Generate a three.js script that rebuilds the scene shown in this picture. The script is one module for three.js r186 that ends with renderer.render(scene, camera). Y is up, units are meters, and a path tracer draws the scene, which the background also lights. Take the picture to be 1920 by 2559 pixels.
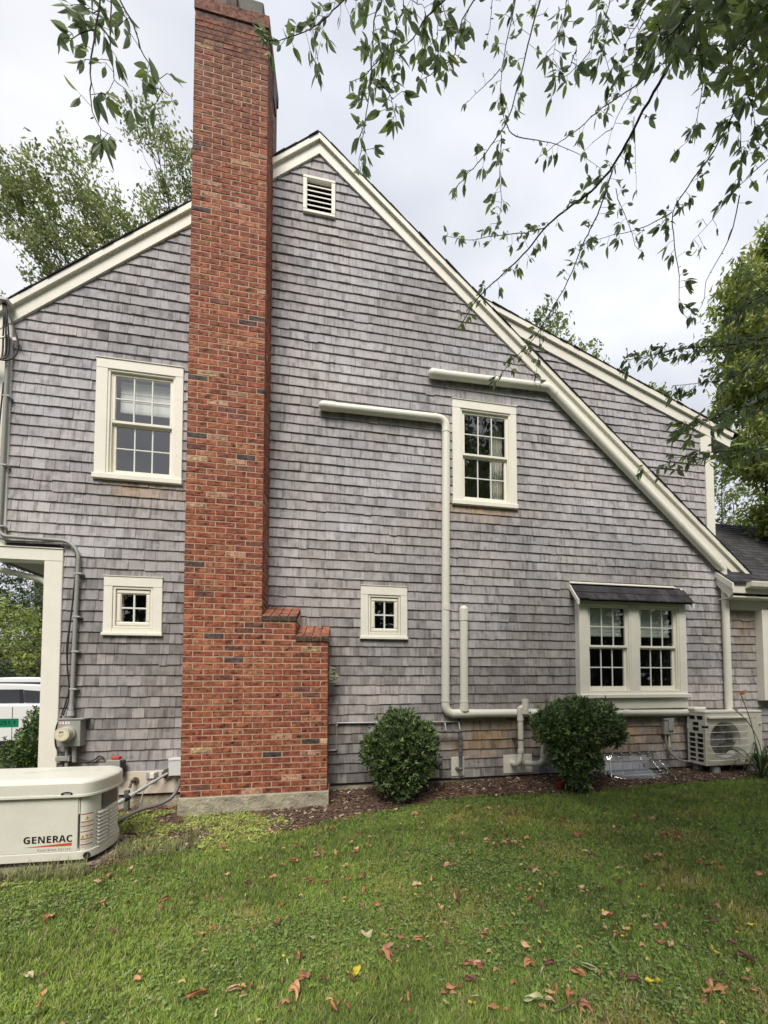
import * as THREE from 'three';
import { mergeGeometries, mergeVertices } from 'three/addons/utils/BufferGeometryUtils.js';
import { RoundedBoxGeometry } from 'three/addons/geometries/RoundedBoxGeometry.js';

// ---------------------------------------------------------------- camera, sky, sun, exposure
const scene = new THREE.Scene();
const camera = new THREE.PerspectiveCamera(2 * Math.atan(1279.5 / 1080) * 180 / Math.PI, 1920 / 2559, 0.05, 600);
camera.position.set(0, 1.4216, 5.715);
camera.rotation.order = 'YXZ';
camera.rotation.set(0.04137, -0.20277, -0.004746);
camera.setViewOffset(1920, 2559, 960 - 1082.02, 1279.5 - 1673.07, 1920, 2559);   // lens shift: the photo has upright verticals
const SUN_DIR = new THREE.Vector3(-0.14, 0.86, 0.66).normalize();
const sun = new THREE.DirectionalLight(0xfff6ea, 1.5);
sun.position.copy(SUN_DIR).multiplyScalar(40);
sun.castShadow = true; sun.shadow.radius = 55; sun.shadow.mapSize.set(2048, 2048);
Object.assign(sun.shadow.camera, { left: -16, right: 16, top: 18, bottom: -12, near: 1, far: 110 });
scene.add(sun, sun.target);
const renderer = new THREE.WebGLRenderer({ antialias: true });
renderer.toneMapping = THREE.LinearToneMapping;
renderer.toneMappingExposure = 2.75;
renderer.shadowMap.enabled = true;

// ---------------------------------------------------------------- small tools
let seed = 1234567;
const rnd = () => { seed = (seed + 0x6d2b79f5) | 0; let t = Math.imul(seed ^ (seed >>> 15), 1 | seed); t = (t + Math.imul(t ^ (t >>> 7), 61 | t)) ^ t; return ((t ^ (t >>> 14)) >>> 0) / 4294967296; };
const R = (a, b) => a + (b - a) * rnd();
const gauss = () => (rnd() + rnd() + rnd() + rnd() - 2) * 1.0;
const V = (x, y, z) => new THREE.Vector3(x, y, z);
const clamp = (x, a, b) => Math.min(b, Math.max(a, x));
const mix = (a, b, t) => a + (b - a) * t;
const sst = (a, b, x) => { const t = clamp((x - a) / (b - a), 0, 1); return t * t * (3 - 2 * t); };
const hash = (x, y, s) => { let h = Math.imul(x, 374761393) + Math.imul(y, 668265263) + Math.imul(s, 362437); h = Math.imul(h ^ (h >>> 13), 1274126177); return ((h ^ (h >>> 16)) >>> 0) / 4294967296; };
// value noise, repeating every px, py cells
function noise(x, y, px = 4096, py = px, s = 0) {
  const ix = Math.floor(x), iy = Math.floor(y), fx = x - ix, fy = y - iy, u = fx * fx * (3 - 2 * fx), v = fy * fy * (3 - 2 * fy);
  const m = (a, p) => ((a % p) + p) % p, x0 = m(ix, px), x1 = m(ix + 1, px), y0 = m(iy, py), y1 = m(iy + 1, py);
  return mix(mix(hash(x0, y0, s), hash(x1, y0, s), u), mix(hash(x0, y1, s), hash(x1, y1, s), u), v);
}
const fbm = (x, y, p, s = 0, oct = 4) => { let a = 0, w = 0.5, t = 0; for (let i = 0; i < oct; i++) { a += w * noise(x, y, p, p, s + i); t += w; x *= 2; y *= 2; p *= 2; w *= 0.55; } return a / t; };
function tex(n, fn, srgb = true, m = n) {
  const d = new Uint8Array(n * m * 4);
  for (let j = 0; j < m; j++) for (let i = 0; i < n; i++) { const c = fn(i / n, j / m), o = (j * n + i) * 4; d[o] = clamp(c[0], 0, 255); d[o + 1] = clamp(c[1], 0, 255); d[o + 2] = clamp(c[2], 0, 255); d[o + 3] = 255; }
  const t = new THREE.DataTexture(d, n, m); t.wrapS = t.wrapT = THREE.RepeatWrapping; t.magFilter = t.minFilter = THREE.LinearFilter;
  if (srgb) t.colorSpace = THREE.SRGBColorSpace; t.needsUpdate = true; return t;
}
const grey = (v) => [v, v, v];
const rep = (t, x, y = x) => { t.repeat.set(x, y); return t; };
const taken = new Map();
const numbered = (n) => { const k = taken.get(n) || 0; taken.set(n, k + 1); return k ? `${n}_${String(k).padStart(3, '0')}` : n; };
function tag(o, label, category, group, kind) { if (label) o.userData.label = label; if (category) o.userData.category = category; if (group) o.userData.group = group; if (kind) o.userData.kind = kind; return o; }
function thing(name, label, category, pos = [0, 0, 0], turn = 0, group) { const o = new THREE.Group(); o.name = numbered(name); o.position.set(...pos); o.rotation.y = turn; scene.add(o); return tag(o, label, category, group); }
const shade = (m) => { m.castShadow = m.receiveShadow = true; return m; };
function uvm(g) {                                                   // uv in metres, by the axis each face looks along
  if (g.index) g = g.toNonIndexed();
  if (!g.attributes.normal) g.computeVertexNormals();
  const p = g.attributes.position, n = p.count, uv = new Float32Array(n * 2), a = V(), b = V(), c = V(), N = V();
  for (let i = 0; i < n; i += 3) {
    a.fromBufferAttribute(p, i); b.fromBufferAttribute(p, i + 1); c.fromBufferAttribute(p, i + 2);
    N.copy(b).sub(a).cross(c.clone().sub(a)); const ax = Math.abs(N.x), ay = Math.abs(N.y), az = Math.abs(N.z);
    for (let k = 0; k < 3; k++) { const q = [a, b, c][k]; const [u, v] = az >= ax && az >= ay ? [q.x, q.y] : ax >= ay ? [q.z, q.y] : [q.x, q.z]; uv[(i + k) * 2] = u; uv[(i + k) * 2 + 1] = v; }
  }
  g.setAttribute('uv', new THREE.BufferAttribute(uv, 2)); return g;
}
function bare(g) { if (g.index) g = g.toNonIndexed(); for (const k of Object.keys(g.attributes)) if (!['position', 'normal', 'uv', 'color'].includes(k)) g.deleteAttribute(k); g.morphAttributes = {}; return g; }
function merge(list) { list = list.filter(Boolean).map(bare); const c = list.some((g) => g.attributes.color); for (const g of list) if (!g.attributes.uv) uvm(g); if (c) for (const g of list) if (!g.attributes.color) paint(g, 1, 1, 1); return list.length === 1 ? list[0] : mergeGeometries(list, false); }
function paint(g, r, gg, b) { const n = g.attributes.position.count, a = new Float32Array(n * 3); for (let i = 0; i < n; i++) { a[i * 3] = r; a[i * 3 + 1] = gg; a[i * 3 + 2] = b; } g.setAttribute('color', new THREE.BufferAttribute(a, 3)); return g; }
function add(parent, name, geos, mat, kind) { const m = shade(new THREE.Mesh(merge([].concat(geos)), mat)); m.name = parent === scene ? numbered(name) : name; if (kind) m.userData.kind = kind; parent.add(m); return m; }
const box = (x0, x1, y0, y1, z0, z1) => uvm(new THREE.BoxGeometry(x1 - x0, y1 - y0, z1 - z0).translate((x0 + x1) / 2, (y0 + y1) / 2, (z0 + z1) / 2));
const rbox = (x0, x1, y0, y1, z0, z1, r = 0.006, s = 2) => uvm(new RoundedBoxGeometry(x1 - x0, y1 - y0, z1 - z0, s, r).translate((x0 + x1) / 2, (y0 + y1) / 2, (z0 + z1) / 2));
function cbox(x0, x1, y0, y1, z0, z1, c = 0.004) {                   // a board: box with chamfered front edges
  const P = [], q = (a, b, d, e) => P.push(...a, ...b, ...d, ...a, ...d, ...e), zc = z1 - c;
  const B = [[x0, y0], [x1, y0], [x1, y1], [x0, y1]], F = [[x0 + c, y0 + c], [x1 - c, y0 + c], [x1 - c, y1 - c], [x0 + c, y1 - c]];
  q(...F.map((p) => [...p, z1]));
  for (let i = 0; i < 4; i++) { const j = (i + 1) % 4; q([...B[i], zc], [...B[j], zc], [...F[j], z1], [...F[i], z1]); q([...B[i], z0], [...B[j], z0], [...B[j], zc], [...B[i], zc]); }
  q([...B[3], z0], [...B[2], z0], [...B[1], z0], [...B[0], z0]);
  const g = new THREE.BufferGeometry(); g.setAttribute('position', new THREE.Float32BufferAttribute(P, 3)); g.computeVertexNormals(); return uvm(g);
}
function prism(pts, z0, z1) { const s = new THREE.Shape(pts.map((p) => new THREE.Vector2(p[0], p[1]))); return uvm(new THREE.ExtrudeGeometry(s, { depth: z1 - z0, bevelEnabled: false }).translate(0, 0, z0)); }
const cyl = (r0, r1, h, n = 20, x = 0, y = 0, z = 0, axis = 'y') => { const g = new THREE.CylinderGeometry(r0, r1, h, n); if (axis === 'x') g.rotateZ(Math.PI / 2); if (axis === 'z') g.rotateX(Math.PI / 2); return g.translate(x, y, z).toNonIndexed(); };
const ball = (r, x, y, z, n = 16) => new THREE.SphereGeometry(r, n, Math.ceil(n * 0.7)).translate(x, y, z).toNonIndexed();
class Poly extends THREE.CurvePath { }
function roundPath(pts, r) {                                        // straight runs joined by rounded corners
  const c = new Poly(); let last = pts[0];
  for (let i = 1; i < pts.length - 1; i++) {
    const p = pts[i], a = p.clone().sub(pts[i - 1]), b = pts[i + 1].clone().sub(p), k = Math.min(r, a.length() * 0.49, b.length() * 0.49);
    const s = p.clone().sub(a.normalize().multiplyScalar(k)), e = p.clone().add(b.normalize().multiplyScalar(k));
    c.add(new THREE.LineCurve3(last, s)); c.add(new THREE.QuadraticBezierCurve3(s, p, e)); last = e;
  }
  c.add(new THREE.LineCurve3(last, pts[pts.length - 1])); return c;
}
function sweep(P, rad, n = 10, cap = true) {                         // tube along points with a radius per point
  const pos = [], nor = [], idx = []; let ref = V(0, 0, 1);
  const t0 = P[1].clone().sub(P[0]).normalize(); if (Math.abs(t0.dot(ref)) > 0.9) ref = V(1, 0, 0);
  P.forEach((p, i) => {
    const t = (P[Math.min(i + 1, P.length - 1)]).clone().sub(P[Math.max(i - 1, 0)]).normalize(), u = ref.clone().sub(t.clone().multiplyScalar(ref.dot(t))).normalize(), v = t.clone().cross(u); ref = u;
    const r = typeof rad === 'function' ? rad(i / (P.length - 1)) : rad;
    for (let k = 0; k < n; k++) { const a = (k / n) * Math.PI * 2, d = u.clone().multiplyScalar(Math.cos(a)).add(v.clone().multiplyScalar(Math.sin(a))); pos.push(p.x + d.x * r, p.y + d.y * r, p.z + d.z * r); nor.push(d.x, d.y, d.z); }
  });
  for (let i = 0; i < P.length - 1; i++) for (let k = 0; k < n; k++) { const a = i * n + k, b = i * n + (k + 1) % n; idx.push(a, b, a + n, b, b + n, a + n); }
  if (cap) for (const [i, s] of [[0, -1], [P.length - 1, 1]]) { const c = pos.length / 3, t = P[i].clone().sub(P[i ? i - 1 : 1]).normalize(); pos.push(P[i].x, P[i].y, P[i].z); nor.push(t.x, t.y, t.z); for (let k = 0; k < n; k++) { const a = i * n + k, b = i * n + (k + 1) % n; s > 0 ? idx.push(a, b, c) : idx.push(b, a, c); } }
  const g = new THREE.BufferGeometry(); g.setAttribute('position', new THREE.Float32BufferAttribute(pos, 3)); g.setAttribute('normal', new THREE.Float32BufferAttribute(nor, 3));
  const uv = new Float32Array(pos.length / 3 * 2); for (let i = 0; i < uv.length / 2; i++) { uv[i * 2] = (i % n) / n; uv[i * 2 + 1] = Math.floor(i / n) * 0.1; } g.setAttribute('uv', new THREE.BufferAttribute(uv, 2)); g.setIndex(idx); return g.toNonIndexed();
}
function pipe(pts, r, bend = 0.1, n = 14) {
  const P = [], c = roundPath(pts, bend); for (const q of c.curves) { const k = q.isLineCurve3 ? 1 : 7; for (let i = 0; i <= k; i++) { const p = q.getPoint(i / k); if (!P.length || P[P.length - 1].distanceTo(p) > 1e-4) P.push(p); } }
  return sweep(P, r, n);
}
const curveTube = (pts, r, n = 8, k = 24) => { const c = new THREE.CatmullRomCurve3(pts); return sweep(c.getPoints(k), r, n); };
const CAM = V(0, 1.4216, 5.715); camera.updateMatrixWorld(true); camera.updateProjectionMatrix();
const seen = (p) => { const q = p.clone().project(camera); return { x: (q.x + 1) * 960, y: (1 - q.y) * 1279.5, front: p.clone().sub(CAM).dot(V(0.2, 0.04, -0.98)) > 0 }; };   // where a point falls in the frame, used to keep the crown behind the camera out of view and to rank pieces by size

// ground height: the lawn, and the mulch mound against the wall
const mound = (x) => mix(mix(0.02, 0.1, sst(-1.9, -0.2, x)), 0.045, sst(2.2, 5, x));
const lawnY = (x, z) => (0.024 * clamp(x, 0, 9)) * (1 - 0.5 * sst(0.8, 4, z)) - 0.02 * sst(-5, -12, x) + 0.015 * (noise(x * 0.6 + 40, z * 0.6 + 40) - 0.5) * sst(0.6, 1.5, z);
const inWell = (x, z) => z < 0.36 && Math.pow((x - 4.12) / 0.5, 2) + Math.pow(z / 0.34, 2) < 1;
const gy = (x, z) => lawnY(x, z) + mound(x) * (1 - sst(0.05, 0.75, z)) * sst(-9, -4.2, z);

// ---------------------------------------------------------------- sky
{
  const W = 1024, H = 512, d = new Float32Array(W * H * 4);
  for (let j = 0; j < H; j++) for (let i = 0; i < W; i++) {
    const el = ((j + 0.5) / H - 0.5) * Math.PI, az = (i + 0.5) / W * Math.PI * 2, o = (j * W + i) * 4, y = Math.sin(el);
    const k = 3.2, cx = Math.cos(az) * Math.cos(el) / (Math.max(y, 0) + 0.35), cz = Math.sin(az) * Math.cos(el) / (Math.max(y, 0) + 0.35);
    const c = fbm(cx * k + 100, cz * k * 1.6 + 100, 4096, 3, 5), c2 = fbm(cx * 1.3 + 50, cz * 1.3 + 50, 4096, 9, 3);
    const L = 0.303 * (1 + 0.6 * (c - 0.5) + 0.5 * (c2 - 0.5)) * (0.97 + 0.14 * Math.max(0, y)), b = 1 + 0.12 * (0.5 - c);
    const low = y < 0 ? 0.25 : 1;
    d[o] = L * 0.955 * low / (y < 0 ? 1 : Math.sqrt(b)); d[o + 1] = L * 0.985 * low; d[o + 2] = L * 1.065 * (y < 0 ? 0.18 : b); d[o + 3] = 1;
  }
  const t = new THREE.DataTexture(d, W, H, THREE.RGBAFormat, THREE.FloatType); t.mapping = THREE.EquirectangularReflectionMapping; t.magFilter = t.minFilter = THREE.LinearFilter; t.wrapS = THREE.RepeatWrapping; t.needsUpdate = true;
  scene.background = t; scene.environment = t;
}

// ---------------------------------------------------------------- materials
const std = (o) => new THREE.MeshStandardMaterial({ roughness: 0.8, ...o });
const rgb = (r, g, b) => new THREE.Color().setRGB(r, g, b);
const T = {};
T.cedar = tex(1024, (u, v) => {                                      // weathered cedar: vertical grain, blotches, a few cathedral rings
  const w = u + 0.012 * (noise(v * 5, u * 6, 5, 6, 4) - 0.5), g = noise(w * 190, v * 4, 190, 4, 1), g2 = noise(w * 70, v * 3, 70, 3, 2), bl = fbm(u * 7, v * 5, 7, 5, 4) , st = Math.pow(noise(w * 46, v * 2.0, 46, 2, 7), 3);
  const bl2 = fbm(u * 16, v * 11, 16, 14, 3), k = 0.92 + 0.09 * g + 0.04 * g2 + 0.3 * (bl - 0.5) + 0.34 * (bl2 - 0.5) - 0.2 * st + 0.06 * noise(u * 500, v * 500, 500, 500, 8);
  return [255 * k, 252 * k, 250 * k];
});
rep(T.cedar, 1 / 1.1);
T.cedarB = tex(512, (u, v) => grey(255 * (0.55 * noise(u * 190, v * 4, 190, 4, 1) + 0.45 * noise(u * 70, v * 3, 70, 3, 2))), false); rep(T.cedarB, 1 / 1.1);
T.brick = tex(512, (u, v) => { const a = fbm(u * 24, v * 24, 24, 11, 4), b = noise(u * 90, v * 90, 90, 90, 13), c = Math.pow(fbm(u * 12, v * 18, 12, 17, 3), 2.2), k = 0.8 + 0.75 * (a - 0.42) + 0.2 * (b - 0.5) - 0.3 * (c > 0.36 ? (c - 0.36) * 4 : 0); return [255 * k, 250 * k, 245 * k]; }); rep(T.brick, 1 / 0.8);
T.brickB = tex(512, (u, v) => grey(255 * (0.5 * fbm(u * 40, v * 40, 40, 21, 4) + 0.5 * noise(u * 14, v * 44, 14, 44, 23))), false); rep(T.brickB, 1 / 0.8);
T.plaster = tex(512, (u, v) => { const a = fbm(u * 10, v * 10, 10, 31, 5), b = fbm(u * 60, v * 60, 60, 33, 2); const k = 0.74 + 0.34 * (a - 0.5) + 0.16 * (b - 0.5); return [255 * k, 252 * k, 243 * k]; }); rep(T.plaster, 1 / 0.9);
T.mortar = tex(256, (u, v) => { const a = fbm(u * 14, v * 14, 14, 34, 4), k = 0.95 + 0.16 * (a - 0.5); return [255 * k, 250 * k, 243 * k]; }); rep(T.mortar, 1 / 0.5);
T.plasterB = tex(512, (u, v) => grey(255 * fbm(u * 28, v * 28, 28, 37, 4)), false); rep(T.plasterB, 1 / 0.9);
T.paint = tex(512, (u, v) => { const a = fbm(u * 6, v * 6, 6, 41, 4), b = noise(u * 120, v * 120, 120, 120, 43), s = fbm(u * 24, v * 24, 24, 47, 3); const k = 0.965 + 0.05 * (a - 0.5) + 0.02 * (b - 0.5) - (s > 0.76 ? (s - 0.76) * 0.4 : 0); return [255 * k, 254 * k, 251 * k]; }); rep(T.paint, 1 / 0.7);
T.asphalt = tex(512, (u, v) => { const a = noise(u * 220, v * 220, 220, 220, 51), b = fbm(u * 8, v * 8, 8, 53, 3); const k = 0.55 + 0.5 * (a - 0.4) + 0.4 * (b - 0.5); return [250 * k, 250 * k, 255 * k]; }); rep(T.asphalt, 1 / 0.6);
T.soil = tex(512, (u, v) => { const a = fbm(u * 30, v * 30, 30, 61, 4), b = noise(u * 130, v * 130, 130, 130, 63); const k = 0.35 + 0.6 * (a - 0.2) + 0.3 * (b - 0.5); return [200 * k, 150 * k, 118 * k]; }); rep(T.soil, 1 / 0.9);
T.turf = tex(1024, (u, v) => { const a = fbm(u * 14, v * 14, 14, 71, 4), b = fbm(u * 90, v * 90, 90, 73, 3), c = fbm(u * 5, v * 5, 5, 75, 3); const k = 0.4 + 0.8 * (b - 0.3), y = clamp((c - 0.45) * 3, 0, 1); return [(86 + 46 * y) * k * (0.9 + 0.4 * (a - 0.5)), (100 + 14 * y) * k, (46 + 10 * y) * k]; });
T.bark = tex(256, (u, v) => { const a = fbm(u * 20, v * 6, 20, 81, 4); const k = 0.4 + 0.7 * (a - 0.2); return [130 * k, 118 * k, 108 * k]; });
T.shell = tex(256, (u, v) => { const b = fbm(u * 40, v * 40, 40, 91, 3), a = fbm(u * 6, v * 6, 6, 93, 3); const k = 0.955 + 0.05 * (a - 0.5) + 0.035 * (b - 0.5); return [255 * k, 255 * k, 253 * k]; }); rep(T.shell, 1 / 0.5);
T.leaf = tex(128, (u, v) => { const d = Math.abs(u - 0.5), vein = Math.min(1, d * 22), rib = 0.5 + 0.5 * Math.cos((v * 9 - d * 7) * 6.283), k = 0.93 + 0.1 * (noise(u * 9, v * 9, 9, 9, 95) - 0.3) - 0.12 * Math.pow(rib, 8); return [255 * (k + (1 - vein) * 0.1), 255 * (k + (1 - vein) * 0.08), 255 * k]; });
const M = {
  shingle: std({ map: T.cedar, bumpMap: T.cedarB, bumpScale: 0.0018, vertexColors: true, roughness: 0.92 }),
  back: std({ color: rgb(0.06, 0.055, 0.055), roughness: 1 }),
  brick: std({ map: T.brick, bumpMap: T.brickB, bumpScale: 0.006, vertexColors: true, roughness: 0.9 }),
  mortar: std({ map: T.mortar, bumpMap: T.plasterB, bumpScale: 0.003, color: rgb(0.52, 0.385, 0.3), roughness: 0.95 }),
  mortarTop: std({ map: T.brick, bumpMap: T.plasterB, bumpScale: 0.004, color: rgb(0.16, 0.1, 0.085), roughness: 0.95 }),
  concrete: std({ map: T.plaster, bumpMap: T.plasterB, bumpScale: 0.012, color: rgb(0.66, 0.62, 0.52), roughness: 0.95 }),
  trim: std({ map: T.paint, color: rgb(0.85, 0.84, 0.77), roughness: 0.55 }),
  pvcDuct: std({ map: T.paint, color: rgb(0.83, 0.83, 0.75), roughness: 0.38 }),
  whitePvc: std({ map: T.paint, color: rgb(0.8, 0.79, 0.72), roughness: 0.35 }),
  sash: std({ map: T.paint, color: rgb(0.86, 0.845, 0.76), roughness: 0.45 }),
  grille: std({ color: rgb(0.72, 0.74, 0.7), roughness: 0.5 }),
  asphalt: std({ map: T.asphalt, vertexColors: true, roughness: 0.95 }),
  glass: new THREE.MeshPhysicalMaterial({ color: 0xffffff, roughness: 0.0, metalness: 0, transmission: 1, thickness: 0, ior: 2.3 }),
  room: std({ color: rgb(0.16, 0.15, 0.14), roughness: 1 }), dark: std({ color: rgb(0.012, 0.012, 0.013), roughness: 0.8 }),
  blind: std({ color: rgb(0.66, 0.7, 0.66), roughness: 0.95 }),
  greyPaint: std({ map: T.shell, color: rgb(0.34, 0.35, 0.33), roughness: 0.5 }), galv: std({ map: T.shell, color: rgb(0.5, 0.51, 0.52), roughness: 0.42, metalness: 0.25 }),
  gasPipe: std({ map: T.shell, color: rgb(0.17, 0.175, 0.18), roughness: 0.45 }), black: std({ color: rgb(0.02, 0.02, 0.022), roughness: 0.5 }),
  genShell: std({ map: T.shell, color: rgb(0.75, 0.75, 0.68), roughness: 0.42 }), genLid: std({ map: T.shell, color: rgb(0.75, 0.75, 0.68), roughness: 0.38 }),
  acShell: std({ map: T.shell, color: rgb(0.68, 0.655, 0.57), roughness: 0.45 }), acLight: std({ map: T.shell, color: rgb(0.74, 0.73, 0.68), roughness: 0.45 }),
  red: std({ color: rgb(0.5, 0.05, 0.06), roughness: 0.5 }), pot: std({ map: T.plaster, color: rgb(0.42, 0.07, 0.03), roughness: 0.6 }),
  stone: std({ map: T.plaster, bumpMap: T.plasterB, bumpScale: 0.006, color: rgb(0.62, 0.62, 0.5), roughness: 0.95 }),
  soil: std({ map: T.soil, roughness: 1 }), bark: std({ map: T.bark, roughness: 0.95 }),
  twigBark: std({ map: T.bark, color: rgb(0.55, 0.5, 0.5), roughness: 0.9 }),
};
// ---------------------------------------------------------------- ground
const EDGE = [[-1.95, 1.95], [-1.79, 1.7], [-1.5, 1.5], [-1.08, 1.33], [-0.6, 1.16], [-0.15, 0.93], [0.35, 0.82], [0.65, 0.72], [1.17, 0.5], [2.2, 0.56], [2.8, 0.6], [3.3, 0.66], [4.6, 0.62], [6.3, 0.66], [12, 0.7]];
const edgeZ = (x) => { for (let i = 0; i < EDGE.length - 1; i++) if (x <= EDGE[i + 1][0]) return mix(EDGE[i][1], EDGE[i + 1][1], clamp((x - EDGE[i][0]) / (EDGE[i + 1][0] - EDGE[i][0]), 0, 1)); return 0.7; };
function sheet(xs, zs, y, keep = () => true) {
  const P = [], U = []; const vtx = (x, z) => { P.push(x, y(x, z), z); U.push(x, z); };
  for (let i = 0; i < xs.length - 1; i++) for (let j = 0; j < zs.length - 1; j++) {
    if (!keep((xs[i] + xs[i + 1]) / 2, (zs[j] + zs[j + 1]) / 2)) continue;
    for (const [a, b] of [[i, j], [i, j + 1], [i + 1, j + 1], [i, j], [i + 1, j + 1], [i + 1, j]]) vtx(xs[a], zs[b]);
  }
  const g = new THREE.BufferGeometry(); g.setAttribute('position', new THREE.Float32BufferAttribute(P, 3)); g.setAttribute('uv', new THREE.Float32BufferAttribute(U, 2)); g.computeVertexNormals(); return g;
}
const steps = (...runs) => { const o = []; for (const [a, b, s] of runs) for (let x = a; x < b - 1e-6; x += s) o.push(x); o.push(runs[runs.length - 1][1]); return o; };
{
  const t = T.turf; rep(t, 1 / 1.7);
  const g = sheet(steps([-220, -20, 20], [-20, -5, 1], [-5, 9, 0.12], [9, 20, 1], [20, 220, 20]), steps([-220, -20, 20], [-20, -1, 1], [-1, 4, 0.1], [4, 8, 0.4], [8, 20, 2], [20, 220, 20]), gy, (x, z) => !(z > -0.2 && inWell(x, Math.max(z, 0))));
  tag(add(scene, 'lawn', g, std({ map: t, roughness: 1 })), null, null, null, 'structure');
  const bx = steps([-4, 9, 0.07]), bz = steps([0, 2.2, 0.05]);
  const inBed = (x, z) => x > -1.95 && z < edgeZ(x) + 0.1 * (noise(x * 5, z * 5) - 0.5) && !inWell(x, z);
  tag(add(scene, 'mulch_bed', sheet(bx, bz, (x, z) => gy(x, z) + 0.005 + 0.012 * noise(x * 14, z * 14), inBed), M.soil), null, null, null, 'structure');
  const bareSoil = (x, z) => x <= -1.9 && z < 2.02 + 0.14 * (noise(x * 4, z * 4) - 0.5) && x > -3.6;
  tag(add(scene, 'bare_soil', sheet(steps([-3.6, -1.85, 0.06]), steps([0, 2.2, 0.06]), (x, z) => gy(x, z) + 0.004 + 0.012 * noise(x * 14, z * 14), bareSoil), std({ map: T.soil, color: rgb(1.5, 1.45, 1.2), roughness: 1 })), null, null, null, 'structure');
}

// ---------------------------------------------------------------- the house
const TOP = (x) => (x < -0.346 ? 8.835 + 0.857 * (x + 0.346) : 8.835 - 0.8425 * (x + 0.346));     // main roof line
const DOR = (x) => 7.17 - 0.352 * (x - 2.23);                                                     // dormer roof line
const house = thing('shingled_house', 'two storey gabled house clad in weathered grey cedar shingles with cream trim', 'house');
const HOLES = { wl: [-2.78, -2.04, 3.97, 5.255], wr: [1.578, 2.322, 4.02, 5.33], sl: [-2.667, -2.238, 2.13, 2.63], sr: [0.311, 0.735, 2.12, 2.645], pw: [3.4, 4.94, 1.33, 2.62], vent: [-0.505, -0.187, 7.757, 8.193] };
function wallWithHoles(pts, holes, z0, z1) {
  const s = new THREE.Shape(pts.map((p) => new THREE.Vector2(...p)));
  for (const [a, b, c, d] of holes) s.holes.push(new THREE.Path([[a, c], [b, c], [b, d], [a, d]].map((p) => new THREE.Vector2(...p))));
  return uvm(new THREE.ExtrudeGeometry(s, { depth: z1 - z0, bevelEnabled: false }).translate(0, 0, z0));
}
const gable = add(house, 'gable_wall', wallWithHoles([[-3.2, 0.17], [-3.2, 2.91], [-3.92, 2.91], [-3.92, 5.6], [-0.346, 8.64], [6.15, 3.17], [9.4, 3.17], [9.4, 0.17]], Object.values(HOLES), -0.14, -0.003), M.back);
const dormerWall = add(house, 'dormer_wall', prism([[1.9, TOP(1.9) - 0.3], [6.02, TOP(6.02) - 0.3], [6.02, DOR(6.02) - 0.05], [1.9, DOR(1.9) - 0.05]], -0.42, -0.303), M.back);
// cedar shingles, each one a piece: courses of 0.1296 m, uneven widths and butts
const EXPO = 0.1255, ROW0 = 0.205, pieces = [];
function shingleTone(x, y) {
  const n = noise(x * 0.9 + 20, y * 0.9 + 20, 4096, 4096, 5), m = noise(x * 2.3 + 20, y * 2.3 + 9, 4096, 4096, 6);
  let k = 0.475 * (0.8 + 0.36 * n) * R(0.9, 1.08) * (rnd() < 0.06 ? R(0.76, 0.9) : 1), warm = 0.0 + 0.05 * (m - 0.5);
  const lower = sst(4.2, 0.6, y + 0.12 * x);                                   // mask for the lower wall: browner cedar, and shade painted into its tone
  const dirtAndShade = sst(0.3, 0.72, fbm(x * 1.1 + 60, y * 1.6 + 70, 4096, 15, 4) + 0.16 * lower) * (0.4 + 0.6 * lower);   // dark weathered blotches; denser and darker low down, which paints in shade there
  k *= 1 - 0.52 * dirtAndShade * R(0.6, 1.2); warm += 0.03 * lower;
  const tan = (cx, cy, rx, ry) => Math.exp(-Math.pow((x - cx) / rx, 2) - Math.pow((y - cy) / ry, 2));
  const orange = tan(-2.42, 3.78, 0.55, 0.13) + tan(1.95, 3.83, 0.55, 0.12) + 1.2 * tan(1.95, 0.66, 0.6, 0.25) + 1.3 * tan(3.9, 0.7, 1.2, 0.32) + 0.7 * tan(6.2, 2.4, 0.35, 0.5);
  const o = clamp(orange * R(0.3, 1.2), 0, 1);
  return [k * (0.965 + warm + 0.1 * o), k * (0.945 - 0.14 * o), k * (1.0 - 1.4 * warm - 0.42 * o)];
}
function shinglePiece(wall, xa, xb, y0, y1, zBase) {
  const j = () => R(-0.0034, 0.0034), zb = zBase + 0.017 + R(-0.002, 0.004), zt = zBase + 0.002, slip = rnd() < 0.035 ? R(0.004, 0.012) : 0, a = y0 - slip + j(), b = y0 - slip + j(), e = 0.0012;
  const A = [xa, a, zb - 0.001], B = [xb, b, zb + j() * 0.6], C = [xb, y1, zt], D = [xa, y1, zt], P = [], q = (p, r, s, t) => P.push(...p, ...r, ...s, ...p, ...s, ...t), bk = (p) => [p[0], p[1], zBase - 0.002];
  const Ae = [xa, a + e, zb], Be = [xb, b + e, B[2] + 0.001]; A[2] -= e; B[2] -= e;
  q(Ae, Be, C, D); q(A, B, Be, Ae); q(bk(A), bk(B), B, A); q(bk(A), A, Ae, bk(D)); q(B, bk(B), bk(C), Be); P.push(...Ae, ...D, ...bk(D), ...Be, ...bk(C), ...C);
  const g = new THREE.BufferGeometry(); g.setAttribute('position', new THREE.Float32BufferAttribute(P, 3)); g.computeVertexNormals(); uvm(g);
  const u = rnd(), v = rnd(), uv = g.attributes.uv; for (let i = 0; i < uv.count; i++) uv.setXY(i, uv.getX(i) + u, uv.getY(i) + v);
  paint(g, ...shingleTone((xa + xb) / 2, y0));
  const p0 = seen(V(xa, y0, zBase)), p1 = seen(V(xb, y1, zBase)), vis = p1.x > 0 && p0.x < 1920 && p0.y > 0;
  pieces.push({ g, wall, area: vis ? Math.abs((p1.x - p0.x) * (p1.y - p0.y)) : 0 });
}
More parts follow.
